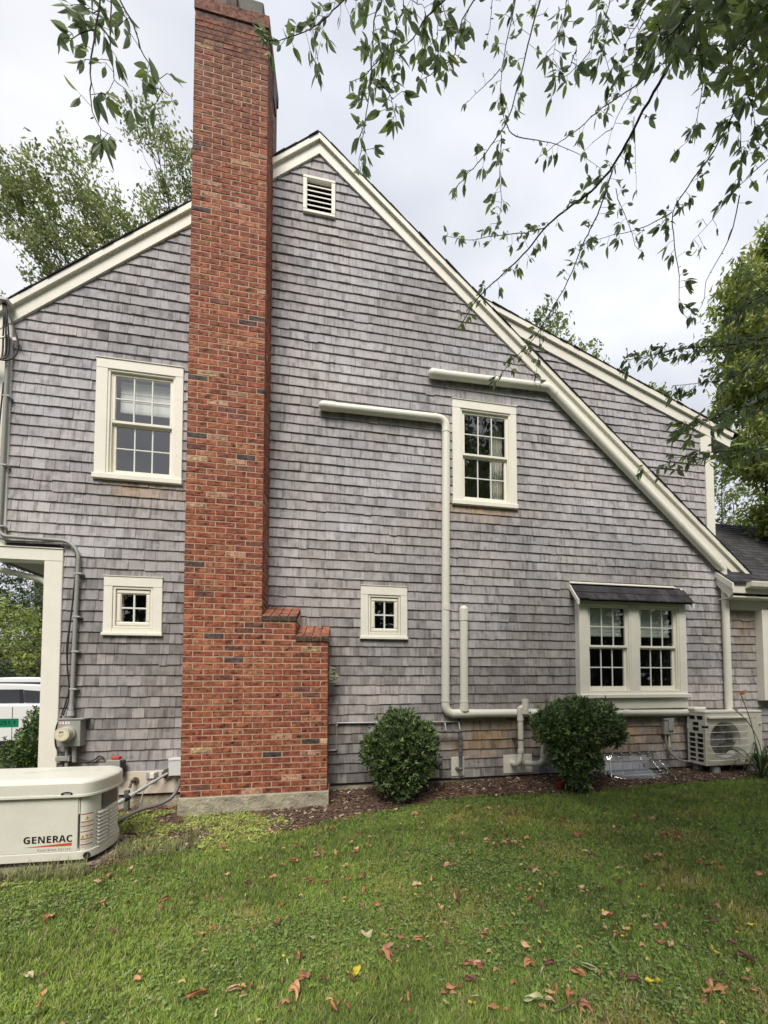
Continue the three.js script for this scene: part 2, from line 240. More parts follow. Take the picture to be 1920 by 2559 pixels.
function courses(wall, top, xL, xR, bottom, zBase, holes) {
  for (let r = 0, y = ROW0; y < 8.8; y = ROW0 + EXPO * ++r) {
    let x = xL(y) - R(0, 0.12); const end = xR(y); if (x > end) continue;
    while (x < end) {
      const w = R(0, 1) < 0.25 ? R(0.15, 0.2) : R(0.075, 0.15); let xa = Math.max(x, xL(y)), xb = Math.min(x + w, end) - R(0.0012, 0.003); x += w;
      if (xb - xa < 0.012) continue;
      let y1 = Math.min(y + EXPO + 0.012, Math.min(top(xa), top(xb)) - 0.07), y0 = y;
      if (y1 - y0 < 0.015 || y1 < bottom(xb)) continue;
      const spans = [[xa, xb, y0, y1]];
      for (const [a, b, c, d] of holes) for (let i = spans.length - 1; i >= 0; i--) {
        const [sa, sb, s0, s1] = spans[i]; const ha = a - 0.025, hb = b + 0.025, hc = c - 0.025, hd = d + 0.025;
        if (sb <= ha || sa >= hb || s1 <= hc || s0 >= hd) continue;
        spans.splice(i, 1);
        if (sa < ha) spans.push([sa, ha, s0, s1]); if (sb > hb) spans.push([hb, sb, s0, s1]);
        const ma = Math.max(sa, ha), mb = Math.min(sb, hb); if (s0 < hc) spans.push([ma, mb, s0, hc]); if (s1 > hd) spans.push([ma, mb, hd, s1]);
      }
      for (const [a, b, c, d] of spans) if (b - a > 0.008 && d - c > 0.012) shinglePiece(wall, a, b, c, d, zBase);
    }
  }
}
const MASK = [...Object.values(HOLES), [-1.7, -1.0, -1, 9.5], [-1.7, -0.25, -1, 1.95]];
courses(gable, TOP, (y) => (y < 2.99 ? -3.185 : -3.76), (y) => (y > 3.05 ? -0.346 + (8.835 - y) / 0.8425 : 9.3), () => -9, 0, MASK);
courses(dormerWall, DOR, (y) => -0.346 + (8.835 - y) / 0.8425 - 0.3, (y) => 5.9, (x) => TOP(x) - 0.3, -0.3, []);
pieces.sort((a, b) => b.area - a.area);
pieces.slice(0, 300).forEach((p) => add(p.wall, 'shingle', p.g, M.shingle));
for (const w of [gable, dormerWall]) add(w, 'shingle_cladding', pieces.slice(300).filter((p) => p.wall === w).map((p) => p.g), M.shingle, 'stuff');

// foundation strip, board at the lower left, plates
add(house, 'foundation', [box(-3.2, -1.72, -0.3, 0.19, -0.3, -0.012), box(-0.24, 3.66, -0.3, 0.2, -0.3, -0.006), box(4.58, 9.4, -0.3, 0.2, -0.3, -0.006), box(3.66, 4.58, 0.14, 0.2, -0.3, -0.006), box(3.66, 4.58, -0.9, -0.42, -0.3, -0.006)], M.concrete);
add(house, 'skirt_board', [cbox(-3.18, -1.72, 0.193, 0.458, -0.01, 0.03)], std({ map: T.paint, color: rgb(0.66, 0.6, 0.52), roughness: 0.6 }));

add(house, 'basement_window', [...frame(3.66, 4.58, -0.42, 0.14, 0.05, -0.12, -0.02)], M.sash);
add(house, 'basement_pane', [box(3.71, 4.53, -0.37, 0.09, -0.075, -0.07)], M.glass);
// rakes: roof edge, shadow board and wide board, mitred at the peak
function rakeBand(a, b, z0, z1, foot) {                              // band between TOP - a and TOP - b
  const L = -4.4, P = -0.346, x = (h, off) => P + (8.835 - off - h) / 0.8425;
  return [prism([[L, TOP(L) - b], [P, TOP(P) - b], [P, TOP(P) - a], [L, TOP(L) - a]], z0, z1), prism([[P, TOP(P) - b], [x(foot, b), foot], [x(foot, a), foot], [P, TOP(P) - a]], z0, z1)];
}
add(house, 'rake_board', rakeBand(0.098, 0.262, 0, 0.038, 3.158), M.trim);
add(house, 'rake_moulding', [...rakeBand(0.016, 0.098, 0, 0.075, 3.156), ...rakeBand(0.098, 0.108, 0.038, 0.05, 3.157)], M.trim);
const dr = (a, b, z0, z1, xe) => prism([[1.2, DOR(1.2) - b], [xe, DOR(xe) - b], [xe + 0.03, DOR(xe + 0.03) - a], [1.2, DOR(1.2) - a]], z0, z1);
add(house, 'dormer_rake_board', [dr(0.098, 0.262, -0.3, -0.262, 6.37)], M.trim);
add(house, 'dormer_rake_moulding', [dr(0.016, 0.098, -0.3, -0.225, 6.395), dr(0.098, 0.106, -0.262, -0.25, 6.37)], M.trim);
add(house, 'corner_board', [cbox(5.872, 6.03, 3.5, 5.32, -0.45, -0.262)], M.trim);
add(house, 'dormer_return', [box(5.79, 6.0, 5.32, 5.6, -0.32, -0.266)], M.trim);
add(house, 'dormer_side_wall', [box(5.9, 6.01, 3.2, 5.6, -6.2, -0.46)], M.back);
add(house, 'dormer_soffit', [prism([[6.02, 5.56], [6.37, 5.47], [6.37, 5.5], [6.02, 5.6]], -6.2, -0.3)], M.trim);
add(house, 'corner_board', [cbox(-3.925, -3.755, 3.045, 5.62, -0.1, 0.032)], M.trim);
// asphalt roofs: slabs with uneven shingle edges
function roofSlab(line, x0, x1, t, z0, z1) { const g = prism([[x0, line(x0) - t], [x1, line(x1) - t], [x1, line(x1)], [x0, line(x0)]], z0, z1); return paint(g, 0.05, 0.048, 0.052); }
function edgeTabs(line, x0, x1, z) { const o = [], s = x1 > x0 ? 1 : -1; for (let x = x0; (x1 - x) * s > 0;) { const w = R(0.1, 0.16), h = R(0.004, 0.013); o.push(paint(prism([[x, line(x) - 0.012], [x + s * w, line(x + s * w) - 0.012], [x + s * w, line(x + s * w) + h * 0.25], [x, line(x) + h]].sort(() => 0), z - 0.3, z + R(-0.004, 0.012)), ...[0.05, 0.048, 0.052].map((c) => c * R(0.7, 1.3)))); x += s * w; } return o; }
add(house, 'roof', [roofSlab(TOP, -4.42, -0.346, 0.016, -6.6, 0.079), roofSlab(TOP, -0.346, 6.41, 0.016, -6.6, 0.079), ...edgeTabs(TOP, -0.36, -4.42, 0.082), ...edgeTabs(TOP, -0.33, 6.38, 0.082)], M.asphalt);
add(house, 'dormer_roof', [roofSlab(DOR, 1.15, 6.43, 0.016, -6.3, -0.221), ...edgeTabs(DOR, 1.2, 6.38, -0.218)], M.asphalt);
// the shell that closes the house: far walls, floors, the far opening the paired window looks through
add(house, 'rear_wall', wallWithHoles([[-3.2, 0.17], [-3.2, 2.91], [-3.92, 2.91], [-3.92, 5.6], [-0.346, 8.64], [6.15, 3.17], [9.4, 3.17], [9.4, 0.17]], [[2.0, 3.15, 1.15, 2.15]], -6.5, -6.4), M.room);
add(house, 'side_wall', [box(-3.2, -3.1, 0, 2.9, -6.4, -0.16), box(-3.92, -3.82, 2.9, 5.55, -6.4, -0.16), box(9.3, 9.4, 0.1, 3.0, -6.4, -0.14)], M.room);
add(house, 'floor_slab', [box(-3.1, 9.3, 0.35, 0.45, -6.4, -0.15), box(-3.8, 6.0, 3.05, 3.2, -6.4, -0.15), box(-3.8, 3.1, 5.6, 5.7, -6.4, -0.15)], M.room);
add(house, 'partition', [box(-1.5, -1.4, 0.45, 5.6, -6.4, -0.15), box(1.0, 1.1, 0.45, 5.6, -6.4, -0.15), box(2.6, 2.7, 3.2, 5.6, -6.4, -0.15), box(5.4, 5.5, 0.45, 3.0, -6.4, -0.15), box(1.1, 1.2, 0.45, 3.0, -6.4, -0.15)], std({ color: rgb(0.2, 0.21, 0.2), roughness: 1 }));
const farWindow = add(house, 'far_window', [box(2.0, 3.15, 1.62, 1.68, -6.48, -6.42), box(2.54, 2.61, 1.15, 2.15, -6.485, -6.425), ...[2.26, 2.88].map((x) => box(x, x + 0.02, 1.15, 2.15, -6.46, -6.44)), ...[1.39, 1.9].map((y) => box(2.0, 3.15, y, y + 0.02, -6.465, -6.445))], M.dark);

// ---------------------------------------------------------------- windows
function panes(parent, x0, x1, y0, y1, z, nx, ny, bar = 0.016) {     // one pane per light and a grille of bars
  const w = (x1 - x0) / nx, h = (y1 - y0) / ny;
  for (let i = 0; i < nx; i++) for (let j = 0; j < ny; j++) add(parent, 'pane', uvm(new THREE.PlaneGeometry(w, h).translate(x0 + w * (i + 0.5), y0 + h * (j + 0.5), z)), M.glass);
  const b = []; for (let i = 1; i < nx; i++) b.push(cbox(x0 + w * i - bar / 2, x0 + w * i + bar / 2, y0, y1, z - 0.008, z + 0.008, 0.003));
  for (let j = 1; j < ny; j++) for (let i = 0; i < nx; i++) b.push(cbox(x0 + w * i + (i ? bar / 2 : 0), x0 + w * (i + 1) - (i < nx - 1 ? bar / 2 : 0), y0 + h * j - bar / 2, y0 + h * j + bar / 2, z - 0.007, z + 0.007, 0.003));
  add(parent, 'muntin', b, M.grille);
}
function frame(x0, x1, y0, y1, w, z0, z1, wt = w, wb = w, c = 0.004) { return [cbox(x0, x0 + w, y0 + wb, y1 - wt, z0, z1, c), cbox(x1 - w, x1, y0 + wb, y1 - wt, z0, z1, c), cbox(x0, x1, y1 - wt, y1, z0, z1 + 0.001, c), cbox(x0, x1, y0, y0 + wb, z0, z1 + 0.001, c)]; }
function doubleHung(root, x0, x1, y0, y1, zf) {                      // sashes inside the opening x0..x1, y0..y1; zf is the face the opening is cut in
  const ym = (y0 + y1) / 2 + 0.02;
  add(root, 'frame', [...frame(x0, x1, y0, y1, 0.028, zf - 0.12, zf - 0.004, 0.026, 0.022), ...[x0 + 0.028, x1 - 0.043].map((x) => box(x, x + 0.015, y0 + 0.02, y1 - 0.02, zf - 0.1, zf - 0.028))], M.sash);
  add(root, 'upper_sash', frame(x0 + 0.03, x1 - 0.03, ym - 0.02, y1 - 0.02, 0.042, zf - 0.062, zf - 0.032, 0.042, 0.034), M.sash);
  add(root, 'lower_sash', frame(x0 + 0.038, x1 - 0.038, y0 + 0.02, ym - 0.002, 0.04, zf - 0.1, zf - 0.066, 0.032, 0.062), M.sash);
  panes(root, x0 + 0.072, x1 - 0.072, ym + 0.014, y1 - 0.062, zf - 0.046, 3, 2);
  panes(root, x0 + 0.078, x1 - 0.078, y0 + 0.082, ym - 0.034, zf - 0.082, 3, 2);
}
function sideCasing(x0, x1, y0, y1, o) { // casing round the opening o = [a, b, c, d] out to x0..x1, y0..y1
  const [a, b, c, d] = o, z = 0.03;
  return [cbox(x0, a + 0.004, y0 + 0.06, d, -0.01, z, 0.004), cbox(b - 0.004, x1, y0 + 0.06, d, -0.01, z, 0.004), cbox(x0, x1, d - 0.002, y1, -0.01, z + 0.002, 0.004), box(x0 - 0.005, x1 + 0.005, y1, y1 + 0.008, -0.01, z + 0.012)];
}
function window1(name, label, out, o) {
  const w = new THREE.Group(); w.name = name; house.add(w); if (label) w.userData.label = label;
  add(w, 'casing', sideCasing(...out, o), M.trim);
  add(w, 'sill', [cbox(out[0] - 0.01, out[1] + 0.01, out[2], out[2] + 0.064, -0.01, 0.055, 0.006)], M.trim);
  doubleHung(w, ...o, 0.022); return w;
}
const wl = window1('window', 'upper window left of the chimney reflecting bright sky', [-2.9, -1.953, 3.902, 5.374], HOLES.wl);
add(wl, 'blind', [box(-2.7, -2.13, 4.84, 5.2, -0.125, -0.118), box(-2.7, -2.13, 4.81, 4.845, -0.13, -0.112), ...[4.95, 5.05, 5.14].map((y) => box(-2.7, -2.13, y, y + 0.012, -0.117, -0.112))], M.blind);
const wr = window1('window', 'upper window right of the white pipe with a curtain at its right edge', [1.464, 2.412, 3.948, 5.447], HOLES.wr);
{ // curtain: a hanging pleated strip
  const P = [], N = 24; for (let i = 0; i < N; i++) for (let k = 0; k < 1; k++) { const f = (q) => [2.08 + 0.2 * q / N, -0.2 + 0.025 * Math.sin(q * 1.5)], [xa, za] = f(i), [xb, zb] = f(i + 1); P.push(xa, 4.05, za, xb, 4.05, zb, xb, 5.3, zb, xa, 4.05, za, xb, 5.3, zb, xa, 5.3, za); }
  const g = new THREE.BufferGeometry(); g.setAttribute('position', new THREE.Float32BufferAttribute(P, 3)); g.computeVertexNormals(); add(wr, 'curtain', uvm(g), std({ map: rep(tex(128, (u, v) => { const a = fbm(u * 6, v * 6, 6, 131, 3); return a > 0.55 ? [150, 160, 150] : [205, 205, 192]; }), 3), roughness: 1, side: THREE.DoubleSide }));
}
function smallWindow(label, x0, x1, y0, y1, o) {
  const w = new THREE.Group(); w.name = 'small_window'; house.add(w); w.userData.label = label; const [a, b, c, d] = o;
  add(w, 'casing', [cbox(x0, a, y0 + 0.035, d, -0.01, 0.03), cbox(b, x1, y0 + 0.035, d, -0.01, 0.03), cbox(x0, x1, d, y1, -0.01, 0.032), cbox(a, b, y0 + 0.035, c, -0.01, 0.029), box(x0 - 0.004, x1 + 0.004, y1, y1 + 0.007, -0.01, 0.04)], M.trim);
  add(w, 'sill', [cbox(x0 - 0.01, x1 + 0.01, y0, y0 + 0.035, -0.01, 0.05)], M.trim);
  add(w, 'frame', frame(a + 0.003, b - 0.003, c + 0.003, d - 0.003, 0.026, -0.08, 0.02, 0.026, 0.026), M.sash);
  add(w, 'sash', frame(a + 0.034, b - 0.034, c + 0.034, d - 0.034, 0.05, -0.06, 0.008, 0.05, 0.05, 0.012), M.sash);
  panes(w, a + 0.078, b - 0.078, c + 0.078, d - 0.078, -0.015, 2, 2, 0.02);
}
smallWindow('small square window left of the chimney', -2.76, -2.138, 2.048, 2.748, HOLES.sl);
smallWindow('small square window right of the chimney', 0.21, 0.826, 2.057, 2.763, HOLES.sr);
{ // louvred gable vent
  const w = new THREE.Group(); w.name = 'gable_vent'; house.add(w);
  add(w, 'frame', frame(-0.555, -0.137, 7.715, 8.232, 0.052, -0.02, 0.04, 0.042, 0.042, 0.006), M.trim);
  for (let i = 0; i < 6; i++) { const y = 7.765 + i * 0.068; add(w, 'louver', uvm(prism([[-0.018, y], [-0.018, y + 0.016], [0.03, y + 0.062], [0.03, y + 0.046]], -0.505, -0.187).rotateY(Math.PI / 2)), M.trim); }
}
{ // the paired window: a shallow box with its own little roof
  const w = new THREE.Group(); w.name = 'paired_window'; house.add(w); w.userData.label = 'boxed pair of double hung windows under a small shingled roof';
  const x0 = 3.283, x1 = 5.056, zf = 0.13;
  add(w, 'casing', [cbox(x0, x0 + 0.125, 1.3, 2.66, -0.01, zf, 0.004), cbox(x1 - 0.125, x1, 1.3, 2.66, -0.01, zf, 0.004), cbox(x0 + 0.124, x1 - 0.124, 2.628, 2.69, -0.01, zf - 0.001), cbox(4.112, 4.232, 1.32, 2.64, -0.05, zf - 0.002), box(x0 + 0.1, x1 - 0.1, 1.3, 1.345, -0.05, zf - 0.003)], M.trim);
  add(w, 'apron', [cbox(x0 + 0.002, x1 - 0.002, 1.097, 1.262, -0.01, zf - 0.004)], M.trim);
  add(w, 'sill', [cbox(x0 - 0.012, x1 + 0.028, 1.252, 1.312, -0.01, zf + 0.045, 0.008)], M.trim);
  for (const [a, b] of [[3.408, 4.112], [4.232, 4.931]]) {
    doubleHung(w, a, b, 1.345, 2.628, zf - 0.004);
    const P = []; for (let i = 0; i < 8; i++) { const y = 2.2 + i * 0.047; P.push(box(a + 0.07, b - 0.06, y, y + 0.03, zf - 0.17, zf - 0.155), box(a + 0.07, b - 0.06, y + 0.03, y + 0.047, zf - 0.166, zf - 0.148)); }
    add(w, 'blind', [...P, box(a + 0.068, b - 0.058, 2.165, 2.2, zf - 0.175, zf - 0.14)], std({ color: rgb(0.6, 0.68, 0.62), roughness: 1 }));
  }
  // little roof: deck, white flashing, end boards, two courses of tabs
  const rz = (y) => (2.935 - y) / (2.935 - 2.66) * 0.235;
  const deckOK = (xa, xb, ya, yb, t, lift = 0) => { const P = [], q = (a, b, c, d) => P.push(...a, ...b, ...c, ...a, ...c, ...d), za = rz(ya), zb = rz(yb), n = [lift * 0.6, lift * 0.75]; const A = [xa, ya + n[1], za + n[0]], B = [xb, ya + n[1], za + n[0]], C = [xb, yb + n[1] * 0.3, zb + n[0] * 0.3], D = [xa, yb + n[1] * 0.3, zb + n[0] * 0.3], d = (p) => [p[0], p[1] - t, p[2]]; q(A, B, C, D); q(d(A), d(B), B, A); q(d(A), A, D, d(D)); q(B, d(B), d(C), C); q(d(D), d(C), d(B), d(A)); const g = new THREE.BufferGeometry(); g.setAttribute('position', new THREE.Float32BufferAttribute(P, 3)); g.computeVertexNormals(); return uvm(g); };
  const rf = add(w, 'small_roof', [paint(deckOK(3.225, 5.1, 2.664, 2.925, 0.03), 0.05, 0.048, 0.052)], M.asphalt);
  for (const [ya, yb, o] of [[2.655, 2.78, 0], [2.775, 2.895, 0.07]]) for (let x = 3.212 - o; x < 5.11;) { const ww = R(0.12, 0.2), k = R(0.6, 1.35), a = Math.max(x, 3.212), b = Math.min(x + ww, 5.112); if (b - a > 0.02) { const g = deckOK(a + 0.001, b - 0.002, ya + R(-0.005, 0.005), yb, 0.012, 0.014 + R(0, 0.004)); add(w, 'roof_shingle', paint(g, 0.12 * k, 0.115 * k, 0.125 * k), M.asphalt); } x += ww; }
  add(w, 'flashing', [deckOK(3.2, 4.96, 2.9, 2.94, 0.012, 0.04), box(3.2, 4.96, 2.93, 2.955, 0, 0.017)], M.trim);
  for (const x of [3.196, 5.072]) add(w, 'end_board', deckOK(x, x + 0.03, 2.648, 2.93, 0.075, 0.004), M.trim);
}
// ---------------------------------------------------------------- porch recess at the left
add(house, 'porch_beam', [cbox(-3.93, -3.18, 2.893, 3.034, -0.12, 0.034, 0.004), box(-3.93, -3.175, 3.034, 3.044, -0.01, 0.045)], M.trim);
add(house, 'porch_post', [cbox(-3.366, -3.182, -0.1, 2.893, -0.13, 0.032, 0.005)], M.trim);
add(house, 'porch_ceiling', [box(-3.912, -3.19, 2.9, 2.94, -6.4, -0.121)], std({ color: rgb(0.5, 0.5, 0.46), roughness: 0.8 }));
add(house, 'porch_downspout', pipe([V(-3.98, 2.83, -0.19), V(-3.435, 2.7, -0.16), V(-3.395, 2.5, -0.15), V(-3.395, 0, -0.15)], 0.034, 0.13), M.whitePvc);

// ---------------------------------------------------------------- the one storey wing at the right
{
  const wy = (z) => 3.0 + 0.8425 * (0.3 - z), G = [];
  const rp = (xa, xb, za, zb, lift, t = 0.012) => { const P = [], q = (a, b, c, d) => P.push(...a, ...b, ...c, ...a, ...c, ...d), A = [xa, wy(za) + lift, za], B = [xb, wy(za) + lift, za], C = [xb, wy(zb) + 0.004, zb], D = [xa, wy(zb) + 0.004, zb], d = (p) => [p[0], p[1] - t, p[2]]; q(A, B, C, D); q(d(A), d(B), B, A); q(d(A), A, D, d(D)); q(B, d(B), d(C), C); const g = new THREE.BufferGeometry(); g.setAttribute('position', new THREE.Float32BufferAttribute(P, 3)); g.computeVertexNormals(); return uvm(g); };
  let r = 0; for (let z = 0.31; z > -1.8; z -= 0.1, r++) { const left = Math.max(5.72, z > 0 ? 5.72 : 6.0); for (let x = left - (r % 2) * 0.07 - R(0, 0.05); x < 9.6;) { const w = R(0.12, 0.2), k = R(0.65, 1.3); const a = Math.max(x, left); if (x + w > a) G.push(paint(rp(a, x + w - 0.002, z, z - 0.115, 0.012 + R(0, 0.006)), 0.125 * k, 0.12 * k, 0.13 * k)); x += w; } }
  const deckP = [[5.72, 9.6, 0.31, 0], [6.0, 9.6, 0.0, -1.8]].map(([a, b, z0, z1]) => paint(rp(a, b, z0, z1, 0.002, 0.03), 0.05, 0.05, 0.052));
  add(house, 'wing_roof', [...G, ...deckP], M.asphalt, 'stuff');
  add(house, 'wing_rake_board', [prism([[-0.3, wy(0.3) - 0.03], [-0.3, wy(0.3) - 0.17], [-0.24, wy(0.3) - 0.235], [0, wy(0) - 0.22], [0, wy(0) - 0.02]], 5.73, 5.765).rotateY(Math.PI / 2), prism([[-0.325, wy(0.325) - 0.01], [-0.325, wy(0.325) - 0.1], [0, wy(0) - 0.1], [0, wy(0) - 0.01]], 5.7, 5.731).rotateY(Math.PI / 2)].map((g) => uvm(g)), M.trim);
  add(house, 'wing_fascia', [cbox(5.766, 9.6, 2.83, 2.985, 0.26, 0.285), box(5.766, 9.6, 2.77, 2.79, 0.0, 0.27), box(5.95, 9.6, 2.62, 2.77, 0, 0.045)], M.trim);
  const gut = [[0, 0], [0.1, 0.02], [0.115, 0.085], [0.105, 0.095], [0.1, 0.085], [0.09, 0.03], [0.005, 0.012], [0.005, 0.09], [0, 0.09]].map(([z, y]) => [-(0.286 + z), 2.9 + y]);
  add(house, 'wing_gutter', [uvm(prism(gut.reverse(), 5.98, 9.6).rotateY(Math.PI / 2)), uvm(prism([[-0.286, 2.9], [-0.386, 2.92], [-0.4, 2.985], [-0.286, 2.99]].reverse(), 5.975, 5.982).rotateY(Math.PI / 2))], M.trim);
  const b = new THREE.Group(); b.name = 'wing_window'; house.add(b);
  add(b, 'casing', [cbox(6.44, 6.6, 1.192, 2.62, -0.01, 0.14), cbox(8.3, 8.46, 1.192, 2.62, -0.01, 0.14), cbox(6.599, 8.301, 2.5, 2.63, -0.01, 0.138), box(6.6, 8.3, 1.19, 1.3, -0.01, 0.13)], M.trim);
  add(b, 'sill', [cbox(6.58, 8.5, 1.3, 1.36, -0.01, 0.19, 0.008)], M.trim);
  add(b, 'shutter_board', [cbox(6.6, 6.85, 1.36, 2.5, 0.02, 0.06)], std({ map: T.paint, color: rgb(0.46, 0.48, 0.42), roughness: 0.6 }));
  panes(b, 6.85, 8.3, 1.36, 2.5, 0.05, 3, 2);
  add(b, 'backing', [box(6.61, 8.29, 1.3, 2.5, 0.005, 0.012)], M.room);
}
// ---------------------------------------------------------------- brick chimney against the gable
const CH = { xl: -1.762, xr: -0.189, xu: -0.934, xs: -0.557, zf: 0.45, y0: 0.222, top: 9.49 };
const chimney = new THREE.Group(); chimney.name = 'chimney'; house.add(chimney);
chimney.userData.label = 'tall red brick chimney with stepped shoulders on a concrete base';
{
  const C = 0.06765, J = 0.01, in1 = 0.0035, Y = (k) => CH.y0 + k * C;
  const right = (y) => (y < 2.0 ? CH.xr : y < 2.18 ? CH.xs : CH.xu);
  add(chimney, 'mortar', [box(CH.xl + in1, CH.xr - in1, CH.y0, 2.0, -0.05, CH.zf - in1), box(CH.xl + in1, CH.xs - in1, 2.0, 2.2, -0.05, CH.zf - in1), box(CH.xl + in1, CH.xu - in1, 2.2, 9.02, -0.05, CH.zf - in1)], M.mortar);
  add(chimney, 'sooty_mortar', [box(CH.xl + in1, CH.xu - in1, 9.02, CH.top, -0.05, CH.zf - in1)], M.mortarTop);
  const list = [];
  const tone = (x, y) => {
    const t = rnd(); let c = t < 0.4 ? [0.34, 0.1, 0.058] : t < 0.7 ? [0.37, 0.125, 0.07] : t < 0.84 ? [0.29, 0.085, 0.056] : t < 0.92 ? [0.42, 0.17, 0.1] : t < 0.95 ? [0.21, 0.082, 0.066] : t < 0.964 ? [0.1, 0.07, 0.07] : t < 0.99 ? [0.5, 0.28, 0.2] : [0.6, 0.4, 0.24];
    const k = R(0.86, 1.14); c = [c[0] * k * 1.04, c[1] * k * 1.1, c[2] * k * 1.06];
    const soot = sst(7.0, 9.0, y + 0.9 * (noise(x * 3 + 9, y * 2.2 + 9) - 0.5)) * (0.45 + 0.55 * noise(x * 9, y * 9));   // lichen and soot staining of the top courses
    return [mix(c[0], 0.17, soot * 0.85), mix(c[1], 0.085, soot * 0.85), mix(c[2], 0.066, soot * 0.85)];
  };
  const brick = (g, x, y, area, dark) => {
    const n = g.attributes.position.count, c = tone(x, y), a = new Float32Array(n * 3);
    for (let i = 0; i < n; i++) { a[i * 3] = c[0]; a[i * 3 + 1] = c[1]; a[i * 3 + 2] = c[2]; } g.setAttribute('color', new THREE.BufferAttribute(a, 3));
    const u = rnd(), v = rnd(), uv = g.attributes.uv; for (let i = 0; i < n; i++) uv.setXY(i, uv.getX(i) + u, uv.getY(i) + v); list.push({ g, area });
  };
  const nRows = Math.floor((CH.top - CH.y0) / C);
  for (let k = 0; k < nRows; k++) {
    const y = Y(k), xr = right(y + 0.03), off = k % 2 ? 0.1016 : 0.2127;
    let x = CH.xl; const cuts = [CH.xl]; let e = CH.xl + off; while (e < xr - 0.04) { cuts.push(e); e += 0.2127; } cuts.push(xr);
    for (let i = 0; i < cuts.length - 1; i++) {
      const xa = cuts[i] + (i ? J / 2 : 0), xb = cuts[i + 1] - (i < cuts.length - 2 ? J / 2 : 0), dz = R(-0.0015, 0.002), dy = R(-0.0012, 0.0012), last = i === cuts.length - 2;
      const p0 = seen(V(xa, y, CH.zf)), p1 = seen(V(xb, y + C, CH.zf));
      brick(cbox(xa, xb, y + dy + J / 2, y + C - J / 2 + dy + R(-0.001, 0.001), last ? CH.zf - 0.1 : 0.3, CH.zf + dz, 0.0035), xa, y, p0.y > 0 ? (p1.x - p0.x) * (p0.y - p1.y) : 0);
    }
    // right face: two bricks deep
    const zc = k % 2 ? [CH.zf - 0.1, 0.24, 0.02] : [CH.zf - 0.1 - 0.004, 0.13, -0.04];
    const z = [CH.zf - 0.1 - J, ...(k % 2 ? [0.235, 0.025] : [0.13, -0.04])];
    for (let i = 0; i < z.length - 1; i++) { const g = cbox(-(z[i]) + 0, -(z[i + 1] + J), y + J / 2, y + C - J / 2, 0.0, 0.09, 0.0035); g.rotateY(Math.PI / 2).translate(xr - 0.09 + R(-0.0015, 0.0015), 0, 0); brick(g, xr, y, xr > -0.6 ? 0 : 60); }
  }
  // shoulders: sloping brick paving on a dark nosing
  for (const [xa, xb, yf, yb] of [[CH.xu - 0.002, CH.xs + 0.012, 2.262, 2.44], [CH.xs - 0.002, CH.xr + 0.012, 2.03, 2.215]]) {
    add(chimney, 'shoulder_core', [box(xa + 0.004, xb - 0.016, yf - 0.14, yf - 0.035, 0, CH.zf - 0.006), uvm(new THREE.ExtrudeGeometry(new THREE.Shape([[0, yb - 0.03], [-CH.zf + 0.004, yf - 0.01], [-CH.zf + 0.004, yf - 0.05], [0, yf - 0.05]].map((p) => new THREE.Vector2(...p)).reverse()), { depth: xb - xa - 0.008, bevelEnabled: false }).rotateY(Math.PI / 2).translate(xa + 0.004, 0, 0))], M.mortar);
    const n = 4, w = (xb - xa) / n, ang = Math.atan2(yb - yf, CH.zf + 0.012), len = Math.hypot(yb - yf, CH.zf + 0.012), rows = [0, len * 0.36, len * 0.72, len];
    for (let i = 0; i < n; i++) for (let r = 0; r < 3; r++) {
      const g = cbox(xa + w * i + 0.004, xa + w * (i + 1) - 0.004, rows[r] + 0.003, rows[r + 1] - 0.003, -0.05, R(0, 0.003), 0.004);
      g.rotateX(-Math.PI / 2 + ang).translate(0, yf, CH.zf + 0.012); const t = R(0.8, 1.15), dk = r === 0 ? 0.75 : 1;
      add(chimney, 'paving_brick', paint(g, 0.40 * t * dk, 0.16 * t * dk, 0.105 * t * dk), M.brick);
    }
    for (let i = 0; i < n; i++) add(chimney, 'nosing_brick', paint(cbox(xa + w * i + 0.003, xa + w * (i + 1) - 0.003, yf - 0.062, yf - 0.004, CH.zf - 0.1, CH.zf + 0.012, 0.004), 0.105, 0.075, 0.05), M.brick);
  }
  list.sort((a, b) => b.area - a.area);
  list.slice(0, 300).forEach((b) => add(chimney, 'brick', b.g, M.brick));
  add(chimney, 'brickwork', list.slice(300).map((b) => b.g), M.brick, 'stuff');
  add(chimney, 'concrete_base', rbox(CH.xl - 0.018, CH.xr + 0.02, -0.35, CH.y0 - 0.002, -0.02, CH.zf + 0.025, 0.012), M.concrete);
  add(chimney, 'cap_course', [rbox(CH.xl - 0.008, CH.xu + 0.01, CH.top, CH.top + 0.165, -0.3, CH.zf + 0.012, 0.008)], std({ map: T.brick, bumpMap: T.plasterB, bumpScale: 0.006, color: rgb(0.24, 0.12, 0.09), roughness: 0.95 }));
  add(chimney, 'cap_hood', [rbox(CH.xl + 0.09, CH.xu - 0.07, CH.top + 0.165, CH.top + 0.42, -0.2, CH.zf - 0.05, 0.02)], std({ map: T.plaster, color: rgb(0.09, 0.1, 0.085), roughness: 0.7, metalness: 0.2 }));
  add(chimney, 'prop_block', [rbox(-1.42, -1.3, CH.top + 0.16, CH.top + 0.36, CH.zf - 0.05, CH.zf + 0.01, 0.008)], std({ map: T.bark, color: rgb(1, 0.85, 0.7) }));
  add(chimney, 'rear_stack', [box(CH.xl + 0.01, CH.xu - 0.012, 7.0, CH.top, -0.3, -0.05)], std({ map: T.brick, bumpMap: T.brickB, bumpScale: 0.006, color: rgb(0.26, 0.09, 0.06) }));
  add(chimney, 'metal_flashing', [rbox(CH.xu - 0.01, CH.xu + 0.014, 9.1, CH.top, -0.1, 0.1, 0.004)], std({ map: T.shell, color: rgb(0.1, 0.105, 0.11), metalness: 0.2, roughness: 0.7 }));
}
